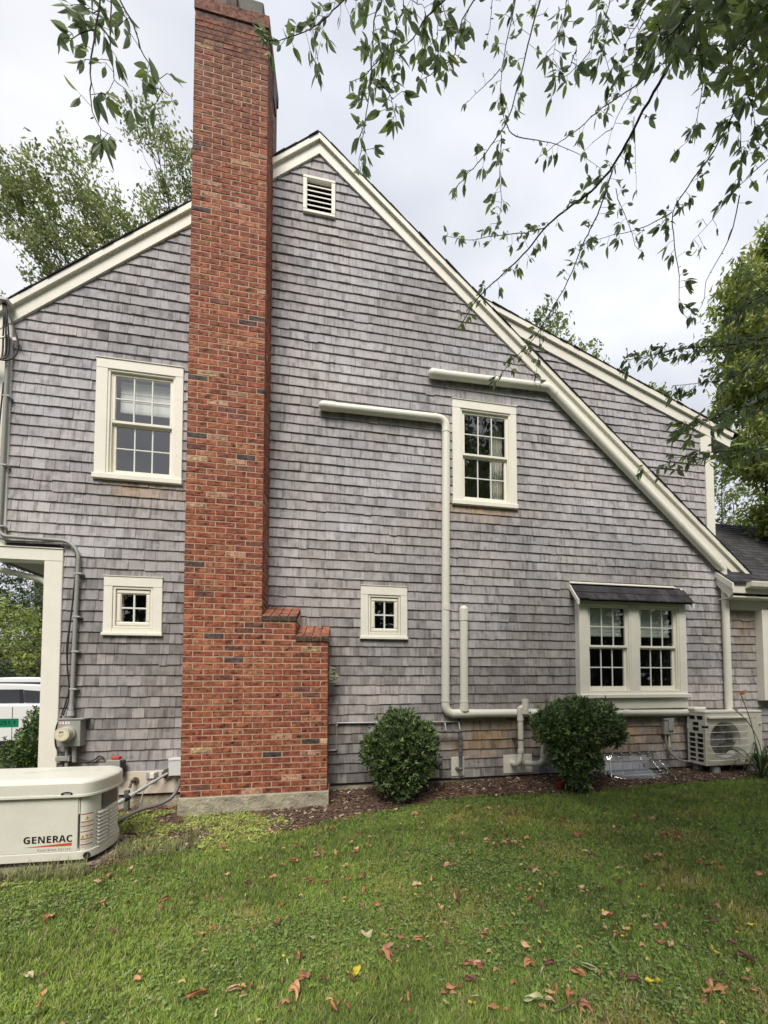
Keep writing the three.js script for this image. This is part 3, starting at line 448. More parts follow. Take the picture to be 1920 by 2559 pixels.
// ---------------------------------------------------------------- line set ducts on the wall
const coupling = (x, y, z, r, h, axis) => cyl(r, r, h, 22, x, y, z, axis);
{
  const t = thing('line_set_duct', 'long cream wall duct dropping beside the upper window and running low to the outdoor unit', 'duct'), z = 0.072, r = 0.056;
  add(t, 'duct_run', pipe([V(-0.28, 5.087, z), V(1.362, 5.11, z), V(1.33, 1.07, z), V(3.2, 1.055, z)], r, 0.13, 18), M.pvcDuct);
  add(t, 'duct_run', pipe([V(1.588, 1.06, z), V(1.594, 2.4, z)], r, 0.1, 18), M.pvcDuct);
  add(t, 'duct_run', pipe([V(3.2, 1.055, z), V(5.06, 1.03, z), V(5.28, 1.06, 0.2)], r, 0.14, 18), M.pvcDuct);
  add(t, 'end_cap', [ball(r + 0.002, -0.28, 5.087, z, 20), cyl(r + 0.005, r + 0.005, 0.16, 22, -0.2, 5.088, z, 'x')], M.pvcDuct);
  add(t, 'end_cap', [ball(r + 0.006, 1.594, 2.475, z, 20), cyl(r + 0.006, r + 0.006, 0.15, 22, 1.594, 2.4, z)], M.pvcDuct);
  add(t, 'coupling', [coupling(1.345, 2.5, z, r + 0.006, 0.08, 'y')], M.pvcDuct);
  add(t, 'coupling', [coupling(1.361, 4.93, z, r + 0.005, 0.03, 'y'), coupling(1.21, 5.108, z, r + 0.005, 0.03, 'x')], M.pvcDuct);
  add(t, 'coupling', [coupling(1.332, 1.24, z, r + 0.005, 0.02, 'y'), coupling(1.47, 1.067, z, r + 0.006, 0.09, 'x')], M.pvcDuct);
  add(t, 'tee', [coupling(1.588, 1.23, z, r + 0.006, 0.02, 'y'), coupling(1.6, 1.066, z, r + 0.004, 0.24, 'x'), coupling(1.722, 1.065, z, r + 0.007, 0.012, 'x'), sweep([V(1.589, 1.22, z), V(1.589, 1.15, z), V(1.589, 1.1, z)], (k) => r + 0.003 + 0.018 * k * k, 18)], M.pvcDuct);
  add(t, 'coupling', [coupling(4.02, 1.047, z, r + 0.006, 0.09, 'x')], M.pvcDuct);
  const u = thing('line_set_duct', 'long cream wall duct running down along the right rake board to the outdoor unit', 'duct');
  const pts = [V(1.18, 5.73, z), V(2.9, 5.77, z), V(5.79, 3.25, z), V(5.83, 1.06, z)];
  add(u, 'duct_run', pipe([...pts.slice(0, 3), V(5.81, 3.225, z)], r + 0.003, 0.06, 18), M.pvcDuct);
  add(u, 'duct_run', pipe([V(5.8, 3.24, z), V(5.828, 2.9, z), V(5.83, 0.95, z)], r - 0.002, 0.06, 18), M.pvcDuct);
  add(u, 'end_cap', [ball(r + 0.008, 1.18, 5.73, z, 20), cyl(r + 0.007, r + 0.007, 0.18, 22, 1.27, 5.732, z, 'x')], M.pvcDuct);
  const d = V(2.89, -2.52, 0).normalize(), ring = (p, len, rr) => sweep([p.clone().addScaledVector(d, -len / 2), p.clone().addScaledVector(d, len / 2)], rr, 20);
  add(u, 'coupling', [ring(V(5.05, 3.895, z), 0.09, r + 0.008), ring(V(5.7, 3.328, z), 0.025, r + 0.008)], M.pvcDuct);
  add(u, 'coupling', [ring(V(3.0, 5.683, z), 0.025, r + 0.008), cyl(r + 0.006, r + 0.006, 0.03, 20, 5.829, 3.08, z)], M.pvcDuct);
}
// ---------------------------------------------------------------- white vent pipes and their plates
{
  const t = thing('vent_pipe', 'white plastic vent pipe with a short side cap, rising in front of the low duct', 'vent pipe'), z = 0.2, r = 0.038;
  add(t, 'riser', [pipe([V(2.292, 0.37, 0.02), V(2.3, 0.37, z), V(2.345, 0.52, z), V(2.34, 1.0, z)], r, 0.09, 16)], M.whitePvc);
  add(t, 'elbow', [pipe([V(2.34, 0.99, z), V(2.335, 1.13, z), V(2.4, 1.15, z + 0.02)], r + 0.004, 0.07, 16)], M.whitePvc);
  add(t, 'vent_cap', [cyl(0.046, 0.046, 0.2, 22, 2.4, 1.16, z + 0.03)], M.whitePvc);
  add(t, 'coupling', [cyl(r + 0.007, r + 0.007, 0.05, 20, 2.341, 0.99, z), cyl(r + 0.007, r + 0.007, 0.045, 20, 2.343, 0.56, z)], M.whitePvc);
  add(t, 'strap', [cyl(r + 0.003, r + 0.003, 0.012, 20, 2.342, 0.71, z), box(2.29, 2.335, 0.704, 0.716, 0.0, z), box(2.345, 2.5, 0.704, 0.714, 0.0, 0.012)], M.black);
  const u = thing('vent_pipe', 'white plastic vent pipe elbow curving up behind the right shrub', 'vent pipe');
  add(u, 'pipe_bend', [pipe([V(2.42, 0.385, 0.02), V(2.44, 0.385, z - 0.02), V(2.66, 0.375, z), V(2.68, 0.78, z)], r, 0.1, 16)], M.whitePvc);
  add(u, 'coupling', [cyl(r + 0.007, r + 0.007, 0.05, 20, 2.672, 0.5, z)], M.whitePvc);
  tag(add(scene, 'mounting_plate', cbox(2.16, 2.584, 0.23, 0.484, 0, 0.022), M.trim), 'wide cream wall plate behind the white vent pipes', 'wall plate');
  tag(add(scene, 'mounting_plate', cbox(1.418, 1.602, 0.226, 0.482, 0, 0.022), M.trim), 'narrow cream wall plate behind the dark gas riser', 'wall plate');
  tag(add(scene, 'mounting_plate', cbox(1.0, 1.25, 0.216, 0.36, 0, 0.022), M.trim), 'cream wall plate half hidden behind the left shrub', 'wall plate');
}
// ---------------------------------------------------------------- gas piping and meter
{
  const t = thing('gas_riser', 'dark grey gas riser pipe with fittings rising from a cream plate', 'gas pipe'), z = 0.11;
  add(t, 'pipe', [pipe([V(1.49, 0.33, 0.02), V(1.52, 0.33, z), V(1.525, 0.36, z), V(1.525, 0.84, z)], 0.022, 0.04, 12), ball(0.032, 1.522, 0.335, z), pipe([V(1.525, 0.83, z), V(1.13, 0.845, z)], 0.021, 0.05, 12), ball(0.03, 1.525, 0.84, z)], M.gasPipe);
  add(t, 'fitting', [0.52, 0.57, 0.66, 0.76].map((y) => cyl(0.031, 0.031, 0.03, 14, 1.525, y, z)).concat([1.2, 1.3, 1.42].map((x) => cyl(0.03, 0.03, 0.03, 14, x, 0.843, z, 'x'))), M.gasPipe);
  const m = thing('gas_meter', 'grey gas meter and regulator half hidden by the left shrub', 'gas meter');
  add(m, 'meter_body', [rbox(0.95, 1.18, 0.36, 0.62, 0.04, 0.2, 0.05, 3)], M.greyPaint);
  add(m, 'regulator', [cyl(0.1, 0.1, 0.04, 28, 1.19, 0.45, 0.15, 'x'), cyl(0.07, 0.05, 0.05, 24, 1.225, 0.45, 0.15, 'x'), cyl(0.03, 0.03, 0.06, 16, 1.17, 0.57, 0.15)], M.gasPipe);
  add(m, 'index_box', [rbox(1.08, 1.2, 0.58, 0.7, 0.08, 0.21, 0.012)], M.greyPaint);
  add(m, 'pipework', [pipe([V(0.9, 0.86, 0.13), V(1.1, 0.86, 0.13), V(1.14, 0.8, 0.13), V(1.14, 0.68, 0.13)], 0.024, 0.05, 12), cyl(0.036, 0.036, 0.06, 14, 1.14, 0.76, 0.13), cyl(0.034, 0.034, 0.04, 14, 1.17, 0.843, 0.115, 'x'), pipe([V(1.0, 0.62, 0.1), V(1.0, 0.75, 0.1), V(1.13, 0.8, 0.1)], 0.018, 0.05, 10)], M.gasPipe);
  const p = thing('gas_line', 'thin grey gas line running along the wall from the chimney', 'gas pipe'), q = 0.035;
  add(p, 'pipe', [pipe([V(-0.24, 0.626, q), V(-0.09, 0.628, q), V(-0.09, 0.972, q), V(1.525, 0.957, q), V(1.525, 0.83, 0.09)], 0.0105, 0.012, 10), pipe([V(1.33, 0.957, q), V(1.33, 0.85, 0.09)], 0.009, 0.02, 10)], M.galv);
  add(p, 'fitting', [cyl(0.016, 0.016, 0.04, 12, -0.09, 0.955, q), cyl(0.016, 0.016, 0.04, 12, -0.09, 0.648, q), cyl(0.015, 0.015, 0.03, 12, 1.525, 0.94, q), cyl(0.015, 0.015, 0.04, 12, 1.33, 0.945, q), cyl(0.015, 0.015, 0.03, 12, 0.4, 0.967, q, 'x')], M.galv);
}
// ---------------------------------------------------------------- stone mask on the chimney side
{
  const t = thing('stone_mask', 'small carved stone face mask hanging on the right side of the chimney', 'wall ornament', [CH.xr, 1.56, 0.2]);
  add(t, 'plaque', [rbox(0.002, 0.014, -0.135, 0.135, -0.08, 0.08, 0.005)], M.stone);
  // a bearded face relief: heights over a disc, brows, nose, cheeks, open mouth, beard
  const n = 48, P = [], H = (u, v) => { const e = Math.max(0, 1 - u * u - v * v * 0.92); let h = 0.028 * Math.sqrt(e); const G = (cu, cv, ru, rv, a) => a * Math.exp(-Math.pow((u - cu) / ru, 2) - Math.pow((v - cv) / rv, 2)); h += G(0, 0.12, 0.14, 0.3, 0.034) + G(0, -0.05, 0.2, 0.11, 0.02) + G(-0.36, 0.42, 0.25, 0.09, 0.02) + G(0.36, 0.42, 0.25, 0.09, 0.02) + G(0, 0.78, 0.55, 0.13, 0.024) - G(-0.34, 0.24, 0.13, 0.09, 0.014) - G(0.34, 0.24, 0.13, 0.09, 0.014) + G(-0.45, 0.0, 0.2, 0.18, 0.012) + G(0.45, 0.0, 0.2, 0.18, 0.012) + G(0, -0.24, 0.36, 0.07, 0.016) - G(0, -0.38, 0.26, 0.08, 0.03) + G(0, -0.56, 0.24, 0.12, 0.026) + G(0, -0.8, 0.3, 0.16, 0.008); const r = Math.hypot(u, v); h += 0.006 * Math.cos(Math.atan2(v, u) * 18) * sst(0.62, 0.85, r) * (1 - sst(0.95, 1, r)); return e > 0 ? Math.max(0, h) : 0; };
  const at = (i, j) => { const u = i / n * 2 - 1, v = j / n * 2 - 1; return [0.012 + 1.7 * H(u, v), v * 0.13, -u * 0.085]; };
  for (let i = 0; i < n; i++) for (let j = 0; j < n; j++) { const u = (i + 0.5) / n * 2 - 1, v = (j + 0.5) / n * 2 - 1; if (u * u + v * v * 0.92 > 1.02) continue; const a = at(i, j), b = at(i + 1, j), c = at(i + 1, j + 1), d = at(i, j + 1); P.push(...a, ...b, ...c, ...a, ...c, ...d); }
  const g = new THREE.BufferGeometry(); g.setAttribute('position', new THREE.Float32BufferAttribute(P, 3)); const gs = mergeVertices(g, 1e-6); gs.computeVertexNormals(); add(t, 'face', uvm(gs), M.stone);
}
// ---------------------------------------------------------------- electric service at the left
{
  const c = thing('service_conduit', 'grey electric conduit with cable running down the left corner to the meter', 'conduit');
  add(c, 'conduit', pipe([V(-3.765, 5.42, 0.07), V(-3.775, 4.5, 0.066), V(-3.785, 3.7, 0.06), V(-3.795, 3.14, 0.06), V(-3.11, 3.125, 0.06), V(-3.01, 3.0, 0.06), V(-3.022, 2.2, 0.06), V(-3.03, 1.48, 0.06), V(-3.035, 1.1, 0.07)], 0.02, 0.1, 12), M.greyPaint);
  add(c, 'cable', curveTube([V(-3.79, 4.9, 0.08), V(-3.825, 4.3, 0.07), V(-3.83, 3.6, 0.06), V(-3.84, 3.25, 0.06), V(-3.77, 3.11, 0.07), V(-3.4, 3.095, 0.07), V(-3.1, 3.095, 0.07), V(-3.035, 2.98, 0.07), V(-3.05, 2.5, 0.06), V(-3.085, 2.0, 0.06), V(-3.09, 1.7, 0.06), V(-3.065, 1.4, 0.06), V(-3.13, 1.13, 0.06)], 0.0075, 6, 80), M.black);
  add(c, 'cable', curveTube([V(-3.06, 2.3, 0.06), V(-3.1, 1.9, 0.06), V(-3.08, 1.6, 0.06), V(-3.05, 1.35, 0.07), V(-3.11, 1.12, 0.07)], 0.006, 6, 40), M.black);
  add(c, 'hub', [cyl(0.028, 0.035, 0.06, 14, -3.034, 1.15, 0.07), cyl(0.024, 0.024, 0.05, 14, -3.033, 1.21, 0.068)], M.galv);
  for (const [x, y] of [[-3.78, 4.75], [-3.785, 3.95], [-3.79, 3.25], [-3.01, 2.75], [-3.02, 2.25], [-3.025, 1.85], [-3.03, 1.42]]) add(c, 'strap', [rbox(x - 0.022, x + 0.05, y - 0.009, y + 0.009, 0.012, 0.083, 0.004)], M.galv);
  const w = thing('weatherhead', 'service cables with black connectors looping from a weatherhead at the left eave', 'service drop');
  add(w, 'head', [rbox(-3.83, -3.73, 5.79, 5.835, 0.07, 0.17, 0.012)], M.galv);
  for (const [a, b] of [[-3.8, -3.79], [-3.785, -3.765], [-3.77, -3.74]]) add(w, 'cable', curveTube([V(a, 5.79, 0.12), V(a + 0.02, 5.65, 0.13), V(b, 5.45, 0.11), V(b - 0.01, 5.2, 0.1), V(-3.8, 5.13, 0.13), V(-3.88, 5.12, 0.2)], 0.0085, 6, 30), M.black);
  add(w, 'cable', curveTube([V(-3.74, 5.7, 0.12), V(-3.68, 5.5, 0.11), V(-3.65, 5.35, 0.1), V(-3.68, 5.2, 0.1), V(-3.76, 5.13, 0.12), V(-3.9, 5.1, 0.22)], 0.008, 6, 30), M.black);
  add(w, 'cable', curveTube([V(-3.76, 5.44, 0.09), V(-3.83, 5.36, 0.14), V(-3.92, 5.36, 0.2), V(-4.05, 5.42, 0.3)], 0.008, 6, 24), M.whitePvc);
  add(w, 'connector', [-3.84, -3.875, -3.9, -3.93].map((x, i) => rbox(x - 0.014, x + 0.014, 5.07 + (i % 2) * 0.03, 5.15 + (i % 2) * 0.02, 0.14, 0.2, 0.006)), M.black);
  add(w, 'insulator', [cyl(0.02, 0.02, 0.05, 12, -3.7, 5.42, 0.06, 'z'), cyl(0.02, 0.02, 0.05, 12, -3.77, 5.44, 0.06, 'z')], M.whitePvc);
  const b = thing('electric_meter', 'grey electric meter box with a round glass meter, by the porch post', 'electric meter');
  add(b, 'enclosure', [rbox(-3.128, -2.905, 0.778, 1.08, 0.0, 0.13, 0.008), rbox(-3.132, -2.87, 1.078, 1.092, 0.0, 0.14, 0.004)], M.greyPaint);
  add(b, 'meter_ring', [cyl(0.088, 0.092, 0.04, 32, -3.03, 0.925, 0.145, 'z')], M.galv);
  add(b, 'meter_glass', [cyl(0.074, 0.08, 0.075, 32, -3.03, 0.925, 0.195, 'z')], std({ color: rgb(0.52, 0.5, 0.4), roughness: 0.25 }));
  const face = document.createElement('canvas'); face.width = face.height = 256; const f = face.getContext('2d'); f.fillStyle = '#ddd6bd'; f.fillRect(0, 0, 256, 256); f.fillStyle = '#26262a'; f.fillRect(78, 66, 84, 36); f.fillStyle = '#98a090'; f.fillRect(84, 72, 72, 24); f.fillStyle = '#222'; f.font = 'bold 22px monospace'; f.fillText('08215', 86, 92); f.strokeStyle = '#8a8370'; f.lineWidth = 4; f.beginPath(); f.arc(128, 128, 112, 0, 7); f.stroke(); f.fillStyle = '#8a8370'; for (let i = 0; i < 4; i++) f.fillRect(66, 130 + i * 16, 120 - i * 16, 5);
  const ft = new THREE.CanvasTexture(face); ft.colorSpace = THREE.SRGBColorSpace;
  add(b, 'dial', [new THREE.CircleGeometry(0.068, 32).translate(-3.03, 0.925, 0.2335)], std({ map: ft, roughness: 0.3 }));
  const lc = document.createElement('canvas'); lc.width = 128; lc.height = 32; const l = lc.getContext('2d'); l.fillStyle = '#e6dfe0'; l.fillRect(0, 0, 128, 32); l.fillStyle = '#c88'; l.fillRect(4, 5, 34, 20); l.fillStyle = '#444'; l.fillRect(56, 4, 14, 22); l.fillStyle = '#b66'; l.fillRect(86, 8, 34, 5); l.fillRect(86, 18, 28, 5);
  const lt = new THREE.CanvasTexture(lc); lt.colorSpace = THREE.SRGBColorSpace;
  add(b, 'sticker', [new THREE.PlaneGeometry(0.1, 0.026).translate(-3.06, 1.045, 0.1312)], std({ map: lt }));
  add(b, 'lower_conduit', [pipe([V(-3.068, 0.78, 0.06), V(-3.066, 0.55, 0.06), V(-3.066, 0.2, 0.06)], 0.017, 0.05, 12), pipe([V(-2.99, 0.78, 0.07), V(-2.985, 0.6, 0.07)], 0.022, 0.05, 12)], M.greyPaint);
  add(b, 'side_cable', curveTube([V(-3.13, 1.12, 0.06), V(-3.165, 1.02, 0.07), V(-3.185, 0.9, 0.06), V(-3.17, 0.76, 0.06), V(-3.12, 0.7, 0.06), V(-2.98, 0.655, 0.06), V(-2.85, 0.6, 0.05), V(-2.8, 0.61, 0.04), V(-2.75, 0.65, 0.04), V(-2.7, 0.62, 0.04)], 0.0085, 6, 50), M.black);
  tag(add(scene, 'junction_box', [rbox(-3.16, -3.04, 0.615, 0.665, 0.03, 0.1, 0.006), rbox(-3.04, -3.02, 0.61, 0.67, 0.03, 0.1, 0.004)], M.greyPaint), 'small grey junction box just below the electric meter', 'junction box');
  const d = thing('shutoff_box', 'grey disconnect box with red lid just behind the generator', 'disconnect box');
  add(d, 'box_body', [rbox(-2.645, -2.5, 0.38, 0.61, 0.03, 0.13, 0.008)], M.greyPaint); add(d, 'red_lid', [rbox(-2.6, -2.52, 0.612, 0.645, 0.04, 0.11, 0.008)], M.red); add(d, 'lever', [rbox(-2.497, -2.47, 0.5, 0.6, 0.05, 0.11, 0.01), cyl(0.012, 0.012, 0.1, 10, -2.48, 0.46, 0.08)], M.black);
  const h = thing('grey_service_box', 'light grey plastic box with a flexible conduit, tight against the chimney', 'service box');
  add(h, 'box_body', [rbox(-1.985, -1.775, 0.41, 0.6, 0.03, 0.16, 0.008), rbox(-1.992, -1.768, 0.585, 0.61, 0.028, 0.166, 0.006)], std({ color: rgb(0.6, 0.62, 0.62), roughness: 0.5 }));
  add(h, 'flexible_conduit', curveTube([V(-1.88, 0.42, 0.1), V(-1.885, 0.3, 0.12), V(-1.93, 0.18, 0.18), V(-2.03, 0.12, 0.25), V(-2.18, 0.1, 0.4), V(-2.28, 0.06, 0.6), V(-2.3, 0.08, 0.9), V(-2.32, 0.2, 1.15)], 0.02, 10, 40), M.gasPipe);
  const o = thing('outdoor_outlet', 'weatherproof outlet with open cover on the pale skirting board', 'outlet');
  add(o, 'plate', [rbox(-2.262, -2.14, 0.365, 0.45, 0.03, 0.055, 0.006)], M.galv); add(o, 'receptacle', [rbox(-2.245, -2.2, 0.38, 0.435, 0.055, 0.06, 0.002)], M.greyPaint); add(o, 'open_cover', [rbox(-2.2, -2.15, 0.38, 0.45, 0.06, 0.12, 0.01)], M.whitePvc); add(o, 'cord', curveTube([V(-2.19, 0.37, 0.09), V(-2.22, 0.34, 0.1), V(-2.25, 0.28, 0.1), V(-2.26, 0.22, 0.12), V(-2.27, 0.12, 0.16)], 0.006, 6, 16), M.greyPaint);
  const s = thing('hose_bib', 'brass and black hose faucet beside a grey stake near the generator', 'faucet');
  add(s, 'spigot', [cyl(0.035, 0.035, 0.02, 16, -2.375, 0.36, 0.045, 'z'), pipe([V(-2.375, 0.36, 0.04), V(-2.38, 0.36, 0.12), V(-2.39, 0.29, 0.14)], 0.014, 0.03, 10)], std({ color: rgb(0.2, 0.16, 0.11), metalness: 0.7, roughness: 0.5 })); add(s, 'handle', [cyl(0.03, 0.03, 0.012, 8, -2.385, 0.385, 0.13)], M.galv);
  add(s, 'stake', [rbox(-2.44, -2.39, -0.15, 0.27, 0.12, 0.16, 0.006)], std({ map: T.plaster, color: rgb(0.17, 0.2, 0.19) }));
  const g = thing('generator_gas_line', 'grey gas pipe with couplings slanting from the wall flange down to the generator', 'gas pipe');
  const A = V(-2.03, 0.425, 0.06), B = V(-2.36, 0.2, 0.52), C2 = V(-2.46, 0.12, 1.0), dir = B.clone().sub(A).normalize(), seg = (k, len, r) => { const c = A.clone().lerp(B, k); return sweep([c.clone().addScaledVector(dir, -len / 2), c.clone().addScaledVector(dir, len / 2)], r, 14); };
  add(g, 'pipe', [sweep([A.clone().addScaledVector(dir, -0.04), B], 0.016, 12), curveTube([B, B.clone().lerp(C2, 0.5).add(V(0, 0.01, 0)), C2], 0.018, 10, 10)], M.galv); add(g, 'coupling', [seg(0.3, 0.03, 0.023), seg(0.5, 0.09, 0.024), seg(0.72, 0.06, 0.027), seg(0.9, 0.05, 0.024)], M.galv); add(g, 'shutoff_valve', [seg(0.8, 0.05, 0.034), rbox(-2.33, -2.25, 0.255, 0.27, 0.38, 0.41, 0.004)], M.black); add(g, 'wall_flange', [cyl(0.055, 0.06, 0.04, 20, -2.035, 0.42, 0.05, 'z')], std({ color: rgb(0.13, 0.11, 0.1), metalness: 0.5, roughness: 0.6 }));
}
// ---------------------------------------------------------------- standby generator
{
  const L = 1.28, Wd = 0.66, rr = 0.2, gen = thing('standby_generator', 'large beige standby generator with white lid and louvred end, at the left edge', 'generator', [-1.985, 0.02, 1.7], -0.05);
  // plan outline: x from -L to 0, z from 0 (front) back to -Wd; the right end is strongly rounded
  const plan = (o) => { const s = new THREE.Shape(), r2 = 0.06 + o, m = Wd; s.moveTo(-L - o + r2, -o); s.lineTo(-0.09, -o); s.bezierCurveTo(-0.04 + o * 0.5, -o, o - 0.012, 0.05 - o * 0.5, o - 0.012, 0.17); s.bezierCurveTo(o - 0.014, 0.32, o - 0.03, 0.42, o - 0.07, 0.5); s.bezierCurveTo(o - 0.1, m - 0.06, -0.16, m + o, -0.22, m + o); s.lineTo(-L - o + r2, m + o); s.quadraticCurveTo(-L - o, m + o, -L - o, m + o - r2); s.lineTo(-L - o, -o + r2); s.quadraticCurveTo(-L - o, -o, -L - o + r2, -o); return s; };
  const ext = (o, y0, y1, bev = 0, bs = bev) => uvm(new THREE.ExtrudeGeometry(plan(o), { depth: y1 - y0, bevelEnabled: bev > 0, bevelThickness: bev, bevelSize: bs, bevelOffset: -bs, bevelSegments: 5, curveSegments: 24 }).rotateX(-Math.PI / 2).scale(1, 1, 1).translate(0, y0, 0));
  // louvres follow the rounded end
  const pt = (t) => { const c = new THREE.CubicBezierCurve(new THREE.Vector2(-0.09, 0), new THREE.Vector2(-0.04, 0), new THREE.Vector2(-0.012, 0.05), new THREE.Vector2(-0.012, 0.17)); if (t <= 1) { const p = c.getPoint(t), d = c.getTangent(t); return [p.x, -p.y, d.y, d.x]; } const c2 = new THREE.CubicBezierCurve(new THREE.Vector2(-0.012, 0.17), new THREE.Vector2(-0.014, 0.32), new THREE.Vector2(-0.03, 0.42), new THREE.Vector2(-0.07, 0.5)), k = (t - 1) * 1.3, p = c2.getPoint(k), d = c2.getTangent(k); return [p.x, -p.y, d.y, d.x]; };
  const strip = (t0, t1, y0, y1, o0, o1, th = 0.006) => { const P = [], n = 10, q = (a, b, c, d) => P.push(...a, ...b, ...c, ...a, ...c, ...d); for (let i = 0; i < n; i++) { const A = pt(mix(t0, t1, i / n)), B = pt(mix(t0, t1, (i + 1) / n)), at = (p, y, o) => [p[0] + p[2] * o, y, p[1] + p[3] * o]; q(at(A, y0, o0), at(B, y0, o0), at(B, y1, o1), at(A, y1, o1)); q(at(A, y0 - th, o0), at(B, y0 - th, o0), at(B, y0, o0), at(A, y0, o0)); q(at(A, y0 - th, o0 - 0.03), at(B, y0 - th, o0 - 0.03), at(B, y0 - th, o0), at(A, y0 - th, o0)); } const g = new THREE.BufferGeometry(); g.setAttribute('position', new THREE.Float32BufferAttribute(P, 3)); g.computeVertexNormals(); return uvm(g); };
  // rotateX(-90): plan y becomes -z, so the front (plan y = 0) is at z = 0
  add(gen, 'pad', [ext(0.1, -0.06, 0.005)], std({ map: T.plaster, color: rgb(0.42, 0.37, 0.29), roughness: 1 }));
  add(gen, 'base', [ext(-0.012, 0.004, 0.055)], M.black);
  add(gen, 'lower_shell', [ext(0.012, 0.045, 0.1, 0.006)], M.genShell);
  add(gen, 'body', [ext(0, 0.1, 0.128), ext(-0.07, 0.128, 0.398), ext(0, 0.398, 0.546), strip(-0.0, 0.73, 0.127, 0.399, 0, 0)], M.genShell);
  add(gen, 'front_panel', [rbox(-L + 0.03, -0.1, 0.106, 0.541, -0.02, 0.009, 0.006)], M.genShell);
  add(gen, 'lid', [ext(0.03, 0.545, 0.585, 0), ext(0.03, 0.585, 0.645, 0.035, 0.1)], M.genLid);
  add(gen, 'lid_lip', [ext(0.036, 0.542, 0.556, 0.003)], M.genLid);
  for (let i = 0; i < 9; i++) for (const [a, b] of [[0.74, 1.1], [1.12, 1.5]]) add(gen, 'louver', [strip(a, b, 0.134 + i * 0.03, 0.151 + i * 0.03, 0.016, 0.0, 0.004)], M.genShell);
  add(gen, 'louver_post', [strip(0.72, 0.745, 0.127, 0.399, 0.002, 0.002), strip(1.1, 1.12, 0.127, 0.399, 0.004, 0.004), strip(1.5, 1.76, 0.127, 0.399, 0, 0)], M.genShell);
  add(gen, 'vent_panel', [strip(0.92, 1.5, 0.41, 0.535, 0.008, 0.008)], std({ color: rgb(0.12, 0.125, 0.12), roughness: 0.5, metalness: 0.2 }));
  add(gen, 'seam', [strip(-0.0, 0.02, 0.1, 0.545, 0.004, 0.004)], M.black);
  add(gen, 'lifting_hole', [cyl(0.024, 0.024, 0.01, 20, 0, 0, 0, 'z').rotateY(0.7).translate(-0.034, 0.07, 0.0)], M.black);
  // print: logo, series line, badge, warning strip
  const label = (w, h, draw) => { const c = document.createElement('canvas'); c.width = w; c.height = h; const g = c.getContext('2d'); draw(g, w, h); const t = new THREE.CanvasTexture(c); t.colorSpace = THREE.SRGBColorSpace; return t; };
  const alpha = (t) => { const a = new THREE.CanvasTexture(t.image); return a; };
  const ink = (w, h, draw) => { const t = label(w, h, (g) => { g.clearRect(0, 0, w, h); draw(g); }); const m = label(w, h, (g) => { g.fillStyle = '#000'; g.fillRect(0, 0, w, h); g.globalCompositeOperation = 'source-over'; draw(new Proxy(g, { set(o, k, v) { o[k] = k === 'fillStyle' || k === 'strokeStyle' ? '#fff' : v; return true; }, get(o, k) { const v = o[k]; return typeof v === 'function' ? v.bind(o) : v; } })); }); m.colorSpace = THREE.NoColorSpace; return std({ map: t, alphaMap: m, transparent: true, roughness: 0.5, polygonOffset: true, polygonOffsetFactor: -1 }); };
  add(gen, 'logo', [new THREE.PlaneGeometry(0.36, 0.14).translate(-0.305, 0.178, 0.0105)], ink(1024, 360, (g) => { g.fillStyle = '#1c1b1d'; g.font = 'bold 190px sans-serif'; g.save(); g.scale(1.16, 1); g.fillText('GENERAC', 4, 160); g.restore(); g.fillStyle = '#c9541f'; g.beginPath(); g.moveTo(10, 236); g.lineTo(985, 178); g.lineTo(985, 236); g.fill(); g.fillStyle = '#3a3a3a'; g.font = '58px sans-serif'; g.save(); g.scale(1.1, 1); g.fillText('G u a r d i a n  S e r i e s', 270, 322); g.restore(); }));
  add(gen, 'badge', [uvm(new THREE.CylinderGeometry(0.042, 0.042, 0.004, 32).rotateX(Math.PI / 2).scale(1, 0.42, 1)).translate(-0.17, 0.566, 0.032)], M.black);
  add(gen, 'badge_print', [new THREE.PlaneGeometry(0.07, 0.024).translate(-0.17, 0.566, 0.0345)], std({ map: label(256, 88, (g, w, h) => { g.fillStyle = '#101012'; g.fillRect(0, 0, w, h); g.fillStyle = '#d8d8d8'; g.font = 'italic bold 70px sans-serif'; g.fillText('16kW', 34, 68); }), roughness: 0.5 }));
  const ws = strip(0.06, 0.6, 0.11, 0.4, 0.0025, 0.0025, 0.0005), uv = ws.attributes.uv, p = ws.attributes.position; for (let i = 0; i < uv.count; i++) { const h = Math.hypot(p.getX(i) - pt(0.06)[0], p.getZ(i) - pt(0.06)[1]) / Math.hypot(pt(0.6)[0] - pt(0.06)[0], pt(0.6)[1] - pt(0.06)[1]); uv.setXY(i, clamp(h, 0, 1), (p.getY(i) - 0.11) / 0.29); }
  add(gen, 'warning_label', [ws], std({ map: label(256, 720, (g, w, h) => { g.fillStyle = '#d8d6cb'; g.fillRect(0, 0, w, h); for (const y of [6, 160, 246, 352, 500, 606]) { g.fillStyle = '#9c4b33'; g.fillRect(6, y, w - 12, 22); } g.fillStyle = '#8b8880'; for (const y0 of [196, 286, 542, 646]) for (let i = 0; i < 3; i++) g.fillRect(12, y0 + i * 15, w - 50 - 22 * i, 5); for (const [x, y] of [[128, 110], [46, 470]]) { g.fillStyle = '#c6a22a'; g.beginPath(); g.moveTo(x, y - 54); g.lineTo(x + 40, y + 20); g.lineTo(x - 40, y + 20); g.fill(); g.fillStyle = '#222'; g.fillRect(x - 4, y - 26, 8, 26); g.fillRect(x - 4, y + 6, 8, 8); } for (const x of [130, 212]) { g.strokeStyle = '#a33'; g.lineWidth = 9; g.beginPath(); g.arc(x, 450, 30, 0, 7); g.moveTo(x - 22, 428); g.lineTo(x + 22, 472); g.stroke(); g.fillStyle = '#333'; g.fillRect(x - 12, 440, 24, 20); } }), roughness: 0.5 }));
}
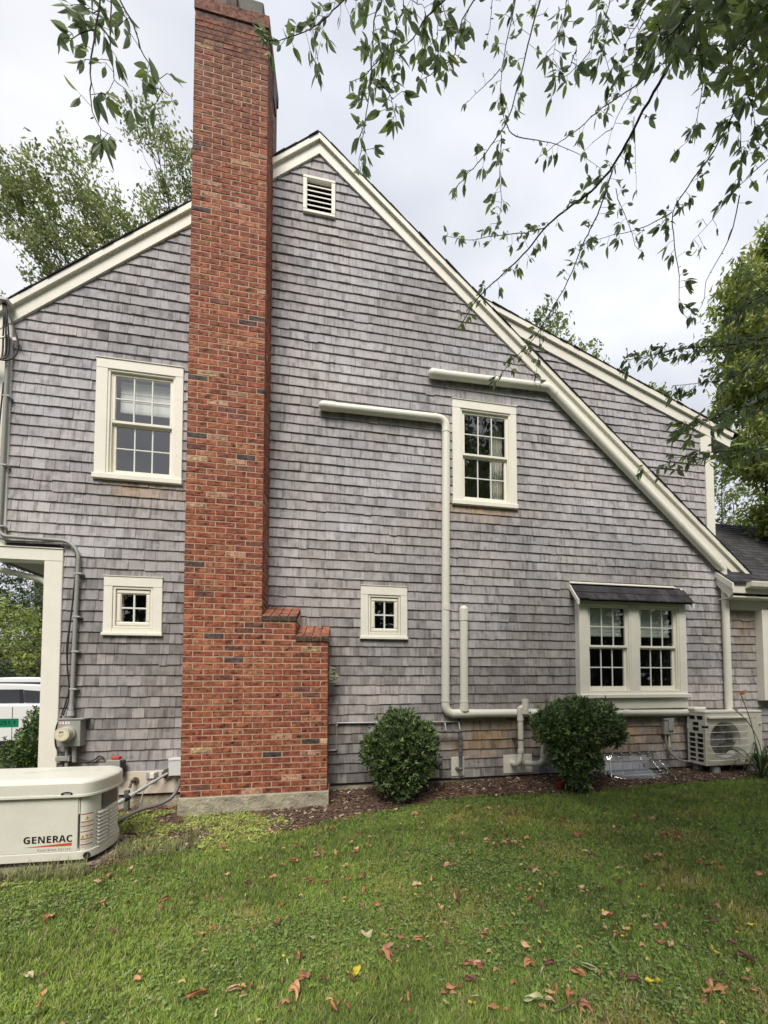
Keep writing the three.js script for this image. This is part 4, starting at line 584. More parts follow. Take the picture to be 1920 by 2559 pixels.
// ---------------------------------------------------------------- outdoor heat pump unit
{
  const x0 = 5.06, x1 = 6.035, y0 = 0.276, y1 = 1.062, z0 = 0.09, z1 = 0.42, t = thing('heat_pump', 'cream outdoor heat pump unit with round fan behind a wire guard', 'heat pump');
  const shape = new THREE.Shape([[x0, y0 + 0.01], [x1, y0 + 0.01], [x1, y1 - 0.03], [x0, y1 - 0.03]].map((p) => new THREE.Vector2(...p))); const fx = 5.395, fy = 0.648, fr = 0.262; shape.holes.push(new THREE.Path().absarc(fx, fy, fr, 0, Math.PI * 2, true));
  add(t, 'front_panel', [uvm(new THREE.ExtrudeGeometry(shape, { depth: 0.016, bevelEnabled: true, bevelSize: 0.003, bevelThickness: 0.003, bevelSegments: 2, curveSegments: 48 }).translate(0, 0, z1 - 0.019))], M.acShell);
  add(t, 'fan_shroud', [new THREE.LatheGeometry([[fr + 0.002, 0], [fr - 0.02, -0.03], [fr - 0.03, -0.09]].map((p) => new THREE.Vector2(...p)), 48).rotateX(Math.PI / 2).translate(fx, fy, z1 - 0.008)], M.acLight);
  add(t, 'cabinet', [box(x0 + 0.02, x1, y0 + 0.012, y0 + 0.05, z0, z1 - 0.02), box(x1 - 0.02, x1 - 0.001, y0 + 0.05, y1 - 0.03, z0, z1 - 0.02), box(5.72, 5.735, y0 + 0.05, y1 - 0.03, z0 + 0.02, z1 - 0.02)], M.acShell);
  add(t, 'coil', [box(x0 + 0.035, 5.72, y0 + 0.05, y1 - 0.035, z0 + 0.02, z0 + 0.05), box(x0 + 0.03, x0 + 0.045, y0 + 0.05, y1 - 0.035, z0 + 0.05, z1 - 0.05)], std({ map: rep(tex(64, (u) => grey(u > 0.4 ? 60 : 28)), 60, 1), color: rgb(0.5, 0.52, 0.56), roughness: 0.6 }));
  add(t, 'top_cover', [rbox(x0 - 0.006, x1 + 0.006, y1 - 0.032, y1, z0 - 0.005, z1 + 0.008, 0.01, 3)], M.acLight);
  add(t, 'top_duct_cover', [rbox(x0 - 0.02, x0 + 0.2, y1 + 0.001, y1 + 0.05, z0 - 0.06, z0 + 0.16, 0.024, 3)], M.pvcDuct);
  // louvred left side: a grid frame with openings
  const s = new THREE.Shape([[-z1 + 0.004, y0 + 0.01], [-z0, y0 + 0.01], [-z0, y1 - 0.032], [-z1 + 0.004, y1 - 0.032]].map((p) => new THREE.Vector2(...p)));
  const hole = (za, zb, ya, yb) => s.holes.push(new THREE.Path([[-zb, ya], [-zb, yb], [-za, yb], [-za, ya]].map((p) => new THREE.Vector2(...p))));
  const rows = [0.31, 0.384, 0.458, 0.532, 0.606, 0.68]; for (const y of rows) { hole(0.115, 0.235, y, y + 0.056); hole(0.26, 0.375, y, y + 0.056); } hole(0.18, 0.3, 0.765, 0.822); hole(0.18, 0.3, 0.842, 0.898); hole(0.115, 0.235, 0.93, 0.99); hole(0.26, 0.375, 0.93, 0.99);
  add(t, 'side_grille', [uvm(new THREE.ExtrudeGeometry(s, { depth: 0.02, bevelEnabled: false }).rotateY(Math.PI / 2).translate(x0, 0, 0))], M.acLight);
  add(t, 'side_handle', [rbox(x0 - 0.012, x0 + 0.02, 0.79, 0.812, 0.385, z1 + 0.006, 0.004), rbox(x0 - 0.012, x0 + 0.02, 0.79, 0.85, z0 - 0.004, 0.12, 0.004)], M.acLight);
  add(t, 'handle_recess', [box(x0 - 0.003, x0 + 0.05, 0.815, 0.85, 0.36, z1 - 0.003 + 0.004)], M.black);  // raised black block, painted dark for the shade inside the grip
  add(t, 'handle_recess', [box(x1 - 0.06, x1 - 0.005, 0.83, 0.885, z1 - 0.01, z1 + 0.003)], M.acLight); add(t, 'screw_recess', [box(x1 - 0.05, x1 - 0.02, 0.84, 0.86, z1 - 0.01, z1 + 0.0045)], M.dark);  // raised dark block paints the shade of the screw recess
  const fanB = []; for (let i = 0; i < 3; i++) { const P = [], a0 = i * 2.094 + 0.4; for (let j = 0; j < 10; j++) { const f = (k) => { const a = a0 + k * 0.13; return [[fx + 0.06 * Math.cos(a), fy + 0.06 * Math.sin(a), z1 - 0.1 + k * 0.006], [fx + (fr - 0.04) * Math.cos(a + 0.2), fy + (fr - 0.04) * Math.sin(a + 0.2), z1 - 0.13 + k * 0.009]]; }; const [a, b] = f(j), [c, d] = f(j + 1); P.push(...a, ...b, ...d, ...a, ...d, ...c); } const g = new THREE.BufferGeometry(); g.setAttribute('position', new THREE.Float32BufferAttribute(P, 3)); g.computeVertexNormals(); fanB.push(uvm(g)); }
  fanB.forEach((g) => add(t, 'fan_blade', g, std({ color: rgb(0.07, 0.07, 0.075), roughness: 0.7 }))); add(t, 'fan_hub', cyl(0.065, 0.07, 0.06, 28, fx, fy, z1 - 0.1, 'z'), std({ color: rgb(0.12, 0.12, 0.13) }));
  const gx0 = 5.095, gx1 = 5.765, gz = z1 + 0.04;
  for (let i = 0; i < 7; i++) { const y = 0.36 + i * 0.1; add(t, 'guard_wire', pipe([V(gx0, y, z1), V(gx0, y, gz), V(gx1, y, gz), V(gx1, y, z1)], i === 6 || i === 0 ? 0.006 : 0.0042, 0.02, 8), M.acLight); }
  const vw = []; for (let i = 0; i < 34; i++) vw.push(cyl(0.0011, 0.0011, 0.6, 5, gx0 + 0.01 + i * 0.0195, 0.66, gz - 0.006)); add(t, 'guard_mesh', vw, M.acLight, 'stuff');
  add(t, 'guard_rail', [rbox(gx0 - 0.01, gx1 + 0.005, 0.955, 0.985, z1, gz + 0.004, 0.012, 3)], M.acLight);
  const lc = document.createElement('canvas'); lc.width = 512; lc.height = 128; const g = lc.getContext('2d'), dm = (x, y, a, R0, fill) => { g.fillStyle = fill; g.beginPath(); g.moveTo(x, y); g.lineTo(x + R0 * Math.cos(a - 0.52), y + R0 * Math.sin(a - 0.52)); g.lineTo(x + R0 * 1.73 * Math.cos(a), y + R0 * 1.73 * Math.sin(a)); g.lineTo(x + R0 * Math.cos(a + 0.52), y + R0 * Math.sin(a + 0.52)); g.fill(); };
  g.fillStyle = '#d2cfc4'; g.fillRect(0, 0, 512, 128); for (const a of [-Math.PI / 2, Math.PI / 6, Math.PI * 5 / 6]) dm(72, 76, a, 31, '#33302e'); g.fillStyle = '#33302e'; g.font = 'bold 40px sans-serif'; g.fillText('MITSUBISHI', 158, 66); g.font = 'bold 36px sans-serif'; g.fillText('ELECTRIC', 158, 104);
  const lt = new THREE.CanvasTexture(lc); lt.colorSpace = THREE.SRGBColorSpace; add(t, 'logo', [new THREE.PlaneGeometry(0.17, 0.0425).translate(5.91, 0.955, z1 + 0.0016)], std({ map: lt, roughness: 0.5 }));
  for (const [x, z] of [[5.27, 0.35], [5.86, 0.35], [5.17, 0.14], [5.86, 0.14]]) { const gr = gy(x, z); add(t, 'foot', [uvm(new THREE.CylinderGeometry(0.06, 0.083, y0 - 0.02 - gr + 0.04, 4, 1).rotateY(Math.PI / 4).translate(x, (y0 - 0.02 + gr - 0.04) / 2, z)), box(x - 0.03, x + 0.03, y0 - 0.021, y0 + 0.012, z - 0.03, z + 0.03)], std({ map: T.plaster, color: rgb(0.5, 0.52, 0.55), roughness: 0.9 })); }
  const d = thing('disconnect_switch', 'grey electrical disconnect box with a whip cable, between shrub and heat pump', 'disconnect box');
  add(d, 'box_body', [rbox(4.665, 4.825, 0.705, 0.94, 0.0, 0.09, 0.008), rbox(4.66, 4.83, 0.915, 0.945, 0, 0.1, 0.005)], M.greyPaint); add(d, 'cover', [rbox(4.73, 4.82, 0.76, 0.92, 0.09, 0.105, 0.006)], std({ map: T.shell, color: rgb(0.38, 0.4, 0.39), roughness: 0.45 }));
  add(d, 'whip', curveTube([V(4.7, 0.7, 0.06), V(4.705, 0.6, 0.07), V(4.74, 0.46, 0.09), V(4.84, 0.35, 0.12), V(4.97, 0.31, 0.14), V(5.08, 0.3, 0.16)], 0.0125, 8, 40), M.greyPaint); add(d, 'conduit', [pipe([V(4.77, 0.7, 0.05), V(4.775, 0.55, 0.05), V(4.775, 0.4, 0.05)], 0.014, 0.05, 10)], M.whitePvc); add(d, 'conduit_body', [rbox(4.75, 4.805, 0.4, 0.52, 0.02, 0.075, 0.008)], M.greyPaint);
}
// ---------------------------------------------------------------- clear window well cover and red pot
{
  const t = thing('window_well_cover', 'clear plastic dome over a basement window well, between shrub and heat pump', 'well cover'), cx = 4.12, hw = 0.6, dp = 0.42;
  const clear = new THREE.MeshPhysicalMaterial({ color: rgb(0.93, 0.96, 0.97), roughness: 0.02, transmission: 1, thickness: 0, ior: 1.85 }), edgeClear = clear.clone(); edgeClear.ior = 2.0;
  const pt = (a, k) => { const s = Math.sin(a), c = -Math.cos(a), x = cx + c * hw * mix(1, 0.72, k), z = 0.02 + Math.pow(s, 0.75) * dp * mix(1, 0.45, k); return [x, mix(gy(x, z) - 0.01, 0.43, k), mix(z, 0.03 + s * 0.1, k * k)]; };
  const surf = (ks, off = 0) => { const P = [], n = 40; for (let i = 0; i < n; i++) for (let j = 0; j < ks.length - 1; j++) { const a = pt(i / n * Math.PI, ks[j]), b = pt((i + 1) / n * Math.PI, ks[j]), c = pt((i + 1) / n * Math.PI, ks[j + 1]), d = pt(i / n * Math.PI, ks[j + 1]); P.push(...a, ...b, ...c, ...a, ...c, ...d); } const g = new THREE.BufferGeometry(); g.setAttribute('position', new THREE.Float32BufferAttribute(P, 3)); const s = mergeVertices(g, 1e-5); s.computeVertexNormals(); return s.toNonIndexed(); };
  const ks = []; for (let i = 0; i <= 14; i++) ks.push(0.02 + 0.96 * i / 14);
  const g0 = surf(ks); add(t, 'dome', [uvm(g0)], clear);
  const line = (k, r) => { const P = []; for (let i = 0; i <= 40; i++) P.push(V(...pt(i / 40 * Math.PI, k))); return sweep(P, r, 6); };
  add(t, 'rim', [line(0.01, 0.012)], std({ color: rgb(0.32, 0.33, 0.33), roughness: 0.3 })); add(t, 'bend_line', [line(0.22, 0.006)], edgeClear);
  for (const a of [0.6, 0.98, 1.36, 1.74, 2.12, 2.5]) { const P = []; for (let k = 0; k <= 10; k++) P.push(V(...pt(a, 0.04 + 0.9 * k / 10)).add(V(0, 0.002, 0.004))); add(t, 'rib', [sweep(P, a < 0.7 || a > 2.4 ? 0.016 : 0.006, 8)], edgeClear); }
  const flange = []; for (let i = 0; i <= 10; i++) flange.push(V(cx - 0.44 + i * 0.088, 0.432, 0.03)); add(t, 'top_flange', [sweep(flange, 0.007, 6), box(cx - 0.44, cx + 0.44, 0.43, 0.47, 0.016, 0.02)], clear);
  for (let i = 0; i < 5; i++) add(t, 'clip', [ball(0.016, cx - 0.3 + i * 0.15, 0.44, 0.04, 10)], std({ color: rgb(0.3, 0.25, 0.2), roughness: 0.6 }));
  const wp = [], half = (k, y) => V(cx - Math.cos(k * Math.PI) * 0.5, y, 0.02 + Math.sin(k * Math.PI) * 0.34); for (let i = 0; i < 30; i++) { const a = half(i / 30, -0.75), b = half((i + 1) / 30, -0.75), c = half((i + 1) / 30, gy(cx, 0.2) + 0.03), d = half(i / 30, gy(cx, 0.2) + 0.03); for (const q of [a, b, c, a, c, d]) wp.push(q.x, q.y, q.z); for (const q of [a, b, V(cx, -0.75, 0.02)]) wp.push(q.x, q.y, q.z); }
  const wg = new THREE.BufferGeometry(); wg.setAttribute('position', new THREE.Float32BufferAttribute(wp, 3)); wg.computeVertexNormals();
  tag(add(scene, 'window_well', [uvm(wg), sweep(Array.from({ length: 30 }, (_, i) => half(i / 29, gy(cx, 0.2) + 0.03)), 0.014, 6)], std({ color: rgb(0.2, 0.19, 0.18), roughness: 0.7 })), 'steel lined basement window well under the clear dome', 'window well');
  const p = thing('plant_pot', 'small terracotta red pot on the mulch edge left of the right shrub', 'pot', [2.75, gy(2.75, 0.5) - 0.01, 0.5]);
  add(p, 'pot_body', [new THREE.LatheGeometry([[0.001, 0], [0.045, 0], [0.062, 0.1], [0.056, 0.1], [0.05, 0.07], [0.001, 0.07]].map((q) => new THREE.Vector2(...q)), 28)], M.pot); add(p, 'pot_rim', [new THREE.LatheGeometry([[0.058, 0.088], [0.069, 0.088], [0.07, 0.112], [0.06, 0.112], [0.058, 0.088]].map((q) => new THREE.Vector2(...q)), 28)], M.pot);
  add(p, 'potting_soil', [new THREE.CircleGeometry(0.055, 20).rotateX(-Math.PI / 2).translate(0, 0.085, 0)], M.soil); add(p, 'plant_tag', [box(0.045, 0.06, 0.02, 0.1, 0.045, 0.048)], M.whitePvc);
}
// ---------------------------------------------------------------- leaves
function leafGeo(len, w, bend = 0.15, n = 4) {                       // a pointed leaf lying along +y from its stalk, folded along the rib
  const P = [], U = [], prof = (t) => w * Math.pow(Math.sin(Math.PI * Math.pow(t, 0.8)), 0.85) * (1 - 0.15 * t);
  for (let i = 0; i < n; i++) { const t0 = i / n, t1 = (i + 1) / n, a = prof(t0), b = i === n - 1 ? 0 : prof(t1), z = (t) => -bend * len * t * t; for (const s of [-1, 1]) { const q = [[0, t0 * len, z(t0), 0.5, t0], [s * a, t0 * len, z(t0) + a * 0.35, 0.5 + s * 0.5, t0], [s * b, t1 * len, z(t1) + b * 0.35, 0.5 + s * 0.5, t1], [0, t1 * len, z(t1), 0.5, t1]]; for (const k of a < 1e-6 ? [0, 2, 3] : b < 1e-6 ? [0, 1, 3] : [0, 1, 2, 0, 2, 3]) { P.push(q[k][0], q[k][1], q[k][2]); U.push(q[k][3], q[k][4]); } } }
  const g = new THREE.BufferGeometry(); g.setAttribute('position', new THREE.Float32BufferAttribute(P, 3)); g.setAttribute('uv', new THREE.Float32BufferAttribute(U, 2)); g.computeVertexNormals(); return g;
}
const leafMat = (r, g, b, trans = 0.35) => new THREE.MeshPhysicalMaterial({ color: rgb(r, g, b), map: T.leaf, roughness: 0.85, transmission: trans, thickness: 0, side: THREE.DoubleSide });
const lean = (dir, roll) => { const q = new THREE.Quaternion().setFromUnitVectors(V(0, 1, 0), dir); return q.multiply(new THREE.Quaternion().setFromAxisAngle(V(0, 1, 0), roll)); };
function scatter(parent, name, geo, mat, spots, kind = 'stuff') {    // spots: [position, quaternion, scale, colour]
  const m = new THREE.InstancedMesh(geo, mat, spots.length), X = new THREE.Matrix4(), s = V(1, 1, 1); m.name = parent === scene ? numbered(name) : name;
  spots.forEach(([p, q, k, c], i) => { s.set(k, k, k); X.compose(p, q, s); m.setMatrixAt(i, X); if (c) m.setColorAt(i, c); });
  m.castShadow = m.receiveShadow = true; if (kind) m.userData.kind = kind; parent.add(m); return m;
}
function spray(n, len, w, spread) {                                  // a short twig end with n leaves
  const L = []; for (let i = 0; i < n; i++) { const d = V(gauss(), gauss() + 0.2, gauss()).normalize(), g = leafGeo(len * R(0.7, 1.15), w * R(0.8, 1.1), 0.2, 2); g.applyMatrix4(new THREE.Matrix4().makeRotationFromQuaternion(lean(d, R(0, 6.28)))); g.translate(gauss() * spread, gauss() * spread, gauss() * spread); L.push(g); } return mergeGeometries(L);
}
// a tree: tapered trunk, limbs into each clump of the crown, many leaf sprays round the limb ends
function tree(name, label, group, o) {
  const t = thing(name, label, 'tree', [o.x, o.y, o.z], 0, group), up = o.h, wood = [], tips = [];
  const bendP = (a, b, k) => { const m = a.clone().lerp(b, 0.5).add(V(gauss() * k, Math.abs(gauss()) * k * 0.6, gauss() * k)); return new THREE.CatmullRomCurve3([a, m, b]).getPoints(7); };
  const trunk = bendP(V(0, -0.3, 0), V(o.lx || 0, up * 0.72, 0), o.tr * 2); wood.push(sweep(trunk, (k) => o.tr * (1.15 - 0.75 * k), 10));
  const crownWood = [];
  for (const [cx, cy, cz, r, n] of o.clumps) {
    const c = V(cx, cy, cz), k = clamp(cy / (up * 0.72) - 0.35, 0.25, 0.97), root = new THREE.CatmullRomCurve3(trunk).getPoint(k), limb = bendP(root, c, r * 0.25); crownWood.push(sweep(limb, (q) => o.tr * (0.2 * (1 - 0.75 * q)), 7));
    for (let i = 0; i < n; i++) { let d = V(gauss(), gauss() * 0.8, gauss()); d.normalize().multiplyScalar(r * Math.pow(rnd(), 0.45)); d.y *= 0.78; const e = c.clone().add(d), s = limb[3 + Math.floor(R(0, 4.99))]; if (i % 2 === 0) crownWood.push(sweep(bendP(s, e, r * 0.2).filter((_, q) => q % 2 === 0 || q === 7), (q) => o.tr * 0.05 * (1.1 - q), 4, false)); tips.push([e, r]); }
  }
  add(t, 'trunk', wood, M.bark); add(t, 'limbs', crownWood, M.bark);
  const spots = []; for (const [e, r] of tips) for (let i = 0; i < o.per; i++) { const p = e.clone().add(V(gauss(), gauss() * 0.7, gauss()).multiplyScalar(r * (o.puff || 0.16))); const dir = V(gauss() * 0.8 + (o.wind || 0), R(-0.9, 0.5), gauss() * 0.8).normalize(), v = R(0.55, 1.4); spots.push([p, lean(dir, R(0, 6.28)), R(0.7, 1.25), rgb(o.c[0] * v * R(0.9, 1.25), o.c[1] * v, o.c[2] * v * R(0.8, 1.1))]); }
  scatter(t, 'crown', spray(o.nl || 5, o.leaf, o.leaf * (o.lw || 0.26), o.leaf * 0.9), leafMat(1, 1, 1, 0.45), spots); return t;
}
const OAK = [0.3, 0.38, 0.15], MID = [0.24, 0.34, 0.11], DK = [0.07, 0.12, 0.04], LIME = [0.3, 0.4, 0.1];
// behind the house
tree('oak_tree', 'tall loose oak leaning over the left roof slope, farthest left of the two', 'trees behind the house', { x: -7.6, y: 0, z: -11, h: 20, tr: 0.24, lx: -0.6, leaf: 0.17, per: 9, nl: 5, puff: 0.2, wind: 0.35, c: OAK, clumps: [[-1.3, 18.2, 0.6, 1.5, 42], [-3.1, 18.4, 0.3, 1.1, 22], [0.2, 17.3, 0.5, 1.3, 34], [-0.9, 16.4, 0.8, 1.3, 30], [0.9, 16.2, 0.2, 1.0, 22], [-2.4, 17.2, 1, 0.8, 14], [-1.9, 15.9, 0.7, 1.2, 30], [-3.4, 17.4, 0.6, 0.9, 18]] });
tree('oak_tree', 'tall airy oak just left of the chimney, behind the roof', 'trees behind the house', { x: -5.3, y: 0, z: -11.5, h: 22, tr: 0.22, lx: -0.4, leaf: 0.16, per: 8, nl: 5, puff: 0.2, wind: 0.3, c: OAK, clumps: [[-1.6, 21.6, 0.4, 1.2, 30], [-0.6, 20.6, 0.5, 1.25, 30], [-1.3, 19.5, 0, 1.1, 24], [0.4, 19.8, 0.3, 0.9, 18], [-0.2, 18.2, 0.2, 1.0, 20]] });
tree('small_oak', 'small treetop showing over the far left roof edge', 'trees behind the house', { x: -10.6, y: 0, z: -12.5, h: 17, tr: 0.2, leaf: 0.16, per: 8, puff: 0.2, c: OAK, clumps: [[0.1, 16, 0.4, 0.9, 22], [-1.3, 14.9, 0.4, 0.9, 20], [0.5, 14.7, 0.3, 0.8, 16]] });
tree('maple_tree', 'treetop showing over the dormer roof at its middle', 'trees behind the house', { x: 9.1, y: 0, z: -11, h: 17, tr: 0.2, leaf: 0.17, per: 8, puff: 0.2, c: MID, clumps: [[-0.9, 16.1, 0.5, 1.2, 30], [0.7, 15, 0.4, 1.3, 30], [-0.2, 14.4, 0.5, 1.2, 24], [4.0, 14.0, 1, 0.5, 10]] });
tree('maple_tree', 'thin airy tree above the asphalt roof at the right', 'trees behind the house', { x: 13.6, y: 0, z: -7.5, h: 10, tr: 0.14, leaf: 0.16, per: 8, puff: 0.24, c: MID, clumps: [[0, 8.6, 0.4, 1.3, 26], [-1.0, 7.2, 0.4, 1.1, 24], [1.3, 7.4, 0.5, 1.4, 26], [0.3, 6.3, 0.5, 1.3, 26], [2.6, 8.4, 0.4, 1.4, 20], [-0.3, 9.9, 0.4, 0.8, 10]] });
tree('dense_maple', 'dense full green maple filling the right edge above the wing', 'trees behind the house', { x: 9.0, y: 0, z: -1.6, h: 10.5, tr: 0.2, leaf: 0.13, per: 12, nl: 6, puff: 0.22, c: [0.32, 0.42, 0.1], clumps: [[-0.9, 9.2, 0.5, 0.85, 40], [-0.45, 10.1, 0.4, 0.7, 24], [-1.15, 8.2, 0.6, 0.8, 44], [-1.3, 7.1, 0.6, 0.72, 44], [-0.9, 6.1, 0.7, 0.85, 46], [0.2, 8, 0.6, 1.2, 40], [0.1, 6.6, 0.7, 1.1, 36], [-1.25, 5.5, 0.8, 0.6, 26], [0.3, 5.4, 0.8, 1.0, 46], [-0.4, 4.6, 0.8, 0.9, 40], [0.4, 10.6, 0.3, 0.9, 22]] });
// seen through the porch opening: a bank of trees and bushes beyond the drive
for (const [i, [x, z, h, r, c, l]] of [[-13.2, -13.5, 5.2, 2.0, LIME, 'light green bushy tree beyond the parked cars'], [-17, -16.5, 8.8, 2.6, DK, 'dark tall tree at the back of the porch view'], [-11.2, -15.8, 7.8, 2.4, DK, 'dark tree beside the porch post in the porch view'], [-14.6, -18.5, 10.4, 2.9, DK, 'tallest dark tree in the middle of the porch view'], [-15.2, -12.2, 2.9, 1.5, MID, 'mid green bush behind the white car roofs'], [-12.0, -11.4, 2.5, 1.3, DK, 'low dark bush behind the white car roofs']].entries()) tree(i < 4 ? 'drive_tree' : 'drive_bush', l, 'trees beyond the drive', { x, y: 0, z, h, tr: 0.12 + 0.015 * h, leaf: 0.16, per: 10, nl: 6, puff: 0.24, c, clumps: [[0, h * 0.8, 0, r * 0.75, 40], [-r * 0.6, h * 0.55, 0.3, r * 0.75, 40], [r * 0.6, h * 0.55, 0.2, r * 0.75, 40], [0, h * 0.32, 0.5, r * 0.8, 36], [r * 0.8, h * 0.25, 0.4, r * 0.6, 24], [-r * 0.8, h * 0.25, 0.4, r * 0.6, 24]] });
// behind the camera: the trees that the window glass mirrors
for (const [x, z, h, r, l] of [[-13, 22, 13.6, 4.2, 'broad tree behind the camera, mirrored at the foot of the upper left window'], [-5, 25, 10, 4, 'lowest tree behind the camera, left of the view axis'], [1.5, 22, 15, 4.2, 'tree straight behind the camera, mirrored in the small square windows'], [8.5, 19, 21, 5.2, 'tallest tree behind the camera, mirrored in the upper right window'], [18, 25, 20, 5.5, 'tall tree behind the camera between the big right one and the far right one'], [15, 19, 18, 5, 'big tree behind the camera, mirrored in the boxed window pair'], [-19, 20, 14, 4.6, 'tree behind the camera beyond the broad left one'], [22, 15, 15, 5, 'tree behind the camera at the far right'], [-27, 15, 14, 5, 'tree behind the camera at the far left']]) tree('garden_tree', l, 'trees behind the camera', { x, y: 0, z, h, tr: 0.25, leaf: 0.5, per: 9, nl: 6, puff: 0.25, c: [0.03, 0.05, 0.018], clumps: [[0, h * 0.85, 0, r * 0.65, 20], [-r * 0.6, h * 0.62, 0, r * 0.75, 26], [r * 0.6, h * 0.62, 0, r * 0.75, 26], [0, h * 0.42, 0, r * 0.95, 30], [-r * 0.5, h * 0.2, 0, r * 0.8, 26], [r * 0.5, h * 0.2, 0, r * 0.8, 26], [0, 1.2, 0, r * 0.8, 22]] });

// ---------------------------------------------------------------- the cherry tree overhead
{
  const t = thing('cherry_tree', 'cherry tree whose drooping leafy branches hang into the top of the view', 'tree', [3.3, 0, 7.2]);
  const O = V(3.3, 0, 7.2), loc = (p) => p.clone().sub(O);
  const fork = V(2.9, 3.4, 6.6), hubs = [V(-0.4, 5.4, 4.9), V(1.4, 5.6, 4.4), V(2.5, 5.2, 4.6), V(3.2, 4.7, 4.6), V(3.4, 3.9, 4.5)];
  add(t, 'trunk', [sweep([O.clone().add(V(0, -0.2, 0)), O.clone().add(V(-0.05, 1.2, -0.1)), O.clone().add(V(-0.2, 2.4, -0.3)), fork].map(loc), (k) => 0.2 - 0.06 * k, 14)], M.bark);
  add(t, 'limbs', hubs.map((h) => sweep(new THREE.CatmullRomCurve3([fork, fork.clone().lerp(h, 0.5).add(V(gauss() * 0.1, 0.35, gauss() * 0.1)), h]).getPoints(10).map(loc), (k) => 0.09 - 0.06 * k, 9)), M.bark);
  const kinds = [leafGeo(1, 0.2, 0.1), leafGeo(1, 0.23, 0.22), leafGeo(1, 0.17, 0.05), leafGeo(1, 0.21, -0.12)];
  const mats = [leafMat(0.23, 0.32, 0.16, 0.55), leafMat(0.27, 0.36, 0.17, 0.55), leafMat(0.19, 0.26, 0.14, 0.5), leafMat(0.34, 0.45, 0.12, 0.6)], yellow = leafMat(0.45, 0.36, 0.04, 0.4);
  const all = [], wood = [];
  function leafAt(b, p, dir, len) { const q = lean(dir, R(0, 6.28)), s = seen(p); all.push({ b, p, q, len, k: Math.floor(R(0, 4)), area: s.x > -20 && s.x < 1940 && s.y > -20 ? len / p.distanceTo(CAM) : 0, m: rnd() < 0.006 ? 9 : rnd() < 0.16 ? 3 : Math.floor(R(0, 3)) }); }
  function twig(style, pts) {
    const c = new THREE.CatmullRomCurve3(pts), len = c.getLength(), n = Math.max(8, Math.ceil(len / 0.05)), P = c.getPoints(n).map((p, i) => p.add(V(gauss(), gauss(), gauss()).multiplyScalar(i ? 0.0035 : 0))), thick = 0.0016 + 0.0021 * len + (style === 2 && len > 2 ? 0.003 : 0), G = [sweep(P.map(loc), (k) => thick * (1.15 - 0.8 * k), 5)];
    const branch = { spots: [] }, gap = [0.12, 0.062, 0.042, 0.033, 0.027, 0.021, 0.018][style];
    for (let d = gap * rnd(); d < len; d += gap * R(0.6, 1.4)) {
      const u = d / len, p = c.getPointAt(u), tg = c.getTangentAt(u), side = V(gauss(), gauss() * 0.5, gauss()).cross(tg).normalize();
      if (style === 0 ? rnd() < 0.75 : rnd() < 0.15) { const e = p.clone().addScaledVector(side, R(0.006, 0.02)); G.push(sweep([p, e].map(loc), 0.0022, 4)); continue; }       // bare spur
      const spur = p.clone().addScaledVector(side, R(0.01, 0.06)); G.push(sweep([p, spur].map(loc), 0.0012, 4));
      const m = style === 0 ? 1 : Math.floor(R(2, 5.9)); for (let i = 0; i < m; i++) { const dir = V(tg.x * 0.3 + side.x * 0.75 + gauss() * 0.75, -0.5 + tg.y * 0.25 + gauss() * 0.45, tg.z * 0.3 + side.z * 0.75 + gauss() * 0.75).normalize(); const stalk = spur.clone().addScaledVector(dir, 0.012); G.push(sweep([spur, stalk].map(loc), 0.0007, 3, false)); leafAt(branch, stalk, dir, R(0.04, 0.08)); }
    }
    for (let i = 0; i < 3; i++) leafAt(branch, pts[pts.length - 1], V(gauss() * 0.5, -0.7, gauss() * 0.5).normalize(), R(0.04, 0.07));
    branch.mesh = add(t, 'branch', G, M.twigBark); return branch;
  }
  twig(1, [V(-0.97,4.27,3.85),V(-0.97,4.19,3.86),V(-0.98,4.03,3.86),V(-0.99,3.86,3.87),V(-0.98,3.76,3.88),V(-0.96,3.64,3.90),V(-0.92,3.57,3.92),V(-0.88,3.53,3.94)]);
  twig(1, [V(-0.95,4.35,3.80),V(-0.95,4.26,3.82),V(-0.94,4.02,3.83),V(-0.92,3.91,3.85),V(-0.90,3.83,3.88),V(-0.85,3.78,3.90)]);
  twig(1, [V(-0.92,4.27,3.86),V(-0.89,4.17,3.89),V(-0.82,4.03,3.92),V(-0.78,3.90,3.95),V(-0.73,3.79,3.98),V(-0.68,3.69,4.01),V(-0.63,3.60,4.04)]);
  twig(1, [V(-1.14,4.44,3.72),V(-1.09,4.30,3.76),V(-1.02,4.21,3.80),V(-0.98,4.19,3.84)]);
  twig(1, [V(-0.97,4.01,3.89),V(-1.02,3.99,3.88),V(-1.06,3.97,3.87),V(-1.11,3.98,3.86)]);
  twig(3, [V(0.15,5.68,3.27),V(0.05,5.53,3.29),V(-0.05,5.40,3.30),V(-0.13,5.25,3.32),V(-0.23,5.11,3.34),V(-0.32,5.01,3.36),V(-0.38,4.93,3.39),V(-0.43,4.88,3.42)]);
  twig(3, [V(-0.12,5.22,3.35),V(-0.17,5.11,3.35),V(-0.16,4.95,3.36),V(-0.15,4.89,3.38)]);
  twig(2, [V(0.18,5.00,3.65),V(0.17,4.88,3.66),V(0.14,4.79,3.67),V(0.13,4.61,3.67),V(0.12,4.45,3.68),V(0.10,4.26,3.68),V(0.08,4.10,3.68),V(0.06,3.94,3.69)]);
  twig(3, [V(0.55,5.00,3.73),V(0.50,4.92,3.72),V(0.40,4.84,3.69),V(0.36,4.77,3.68),V(0.29,4.68,3.66),V(0.18,4.63,3.64),V(0.13,4.57,3.63),V(0.08,4.53,3.61),V(0.02,4.51,3.60)]);
  twig(3, [V(0.31,5.00,3.68),V(0.33,4.92,3.68),V(0.38,4.89,3.69),V(0.40,4.84,3.69)]);
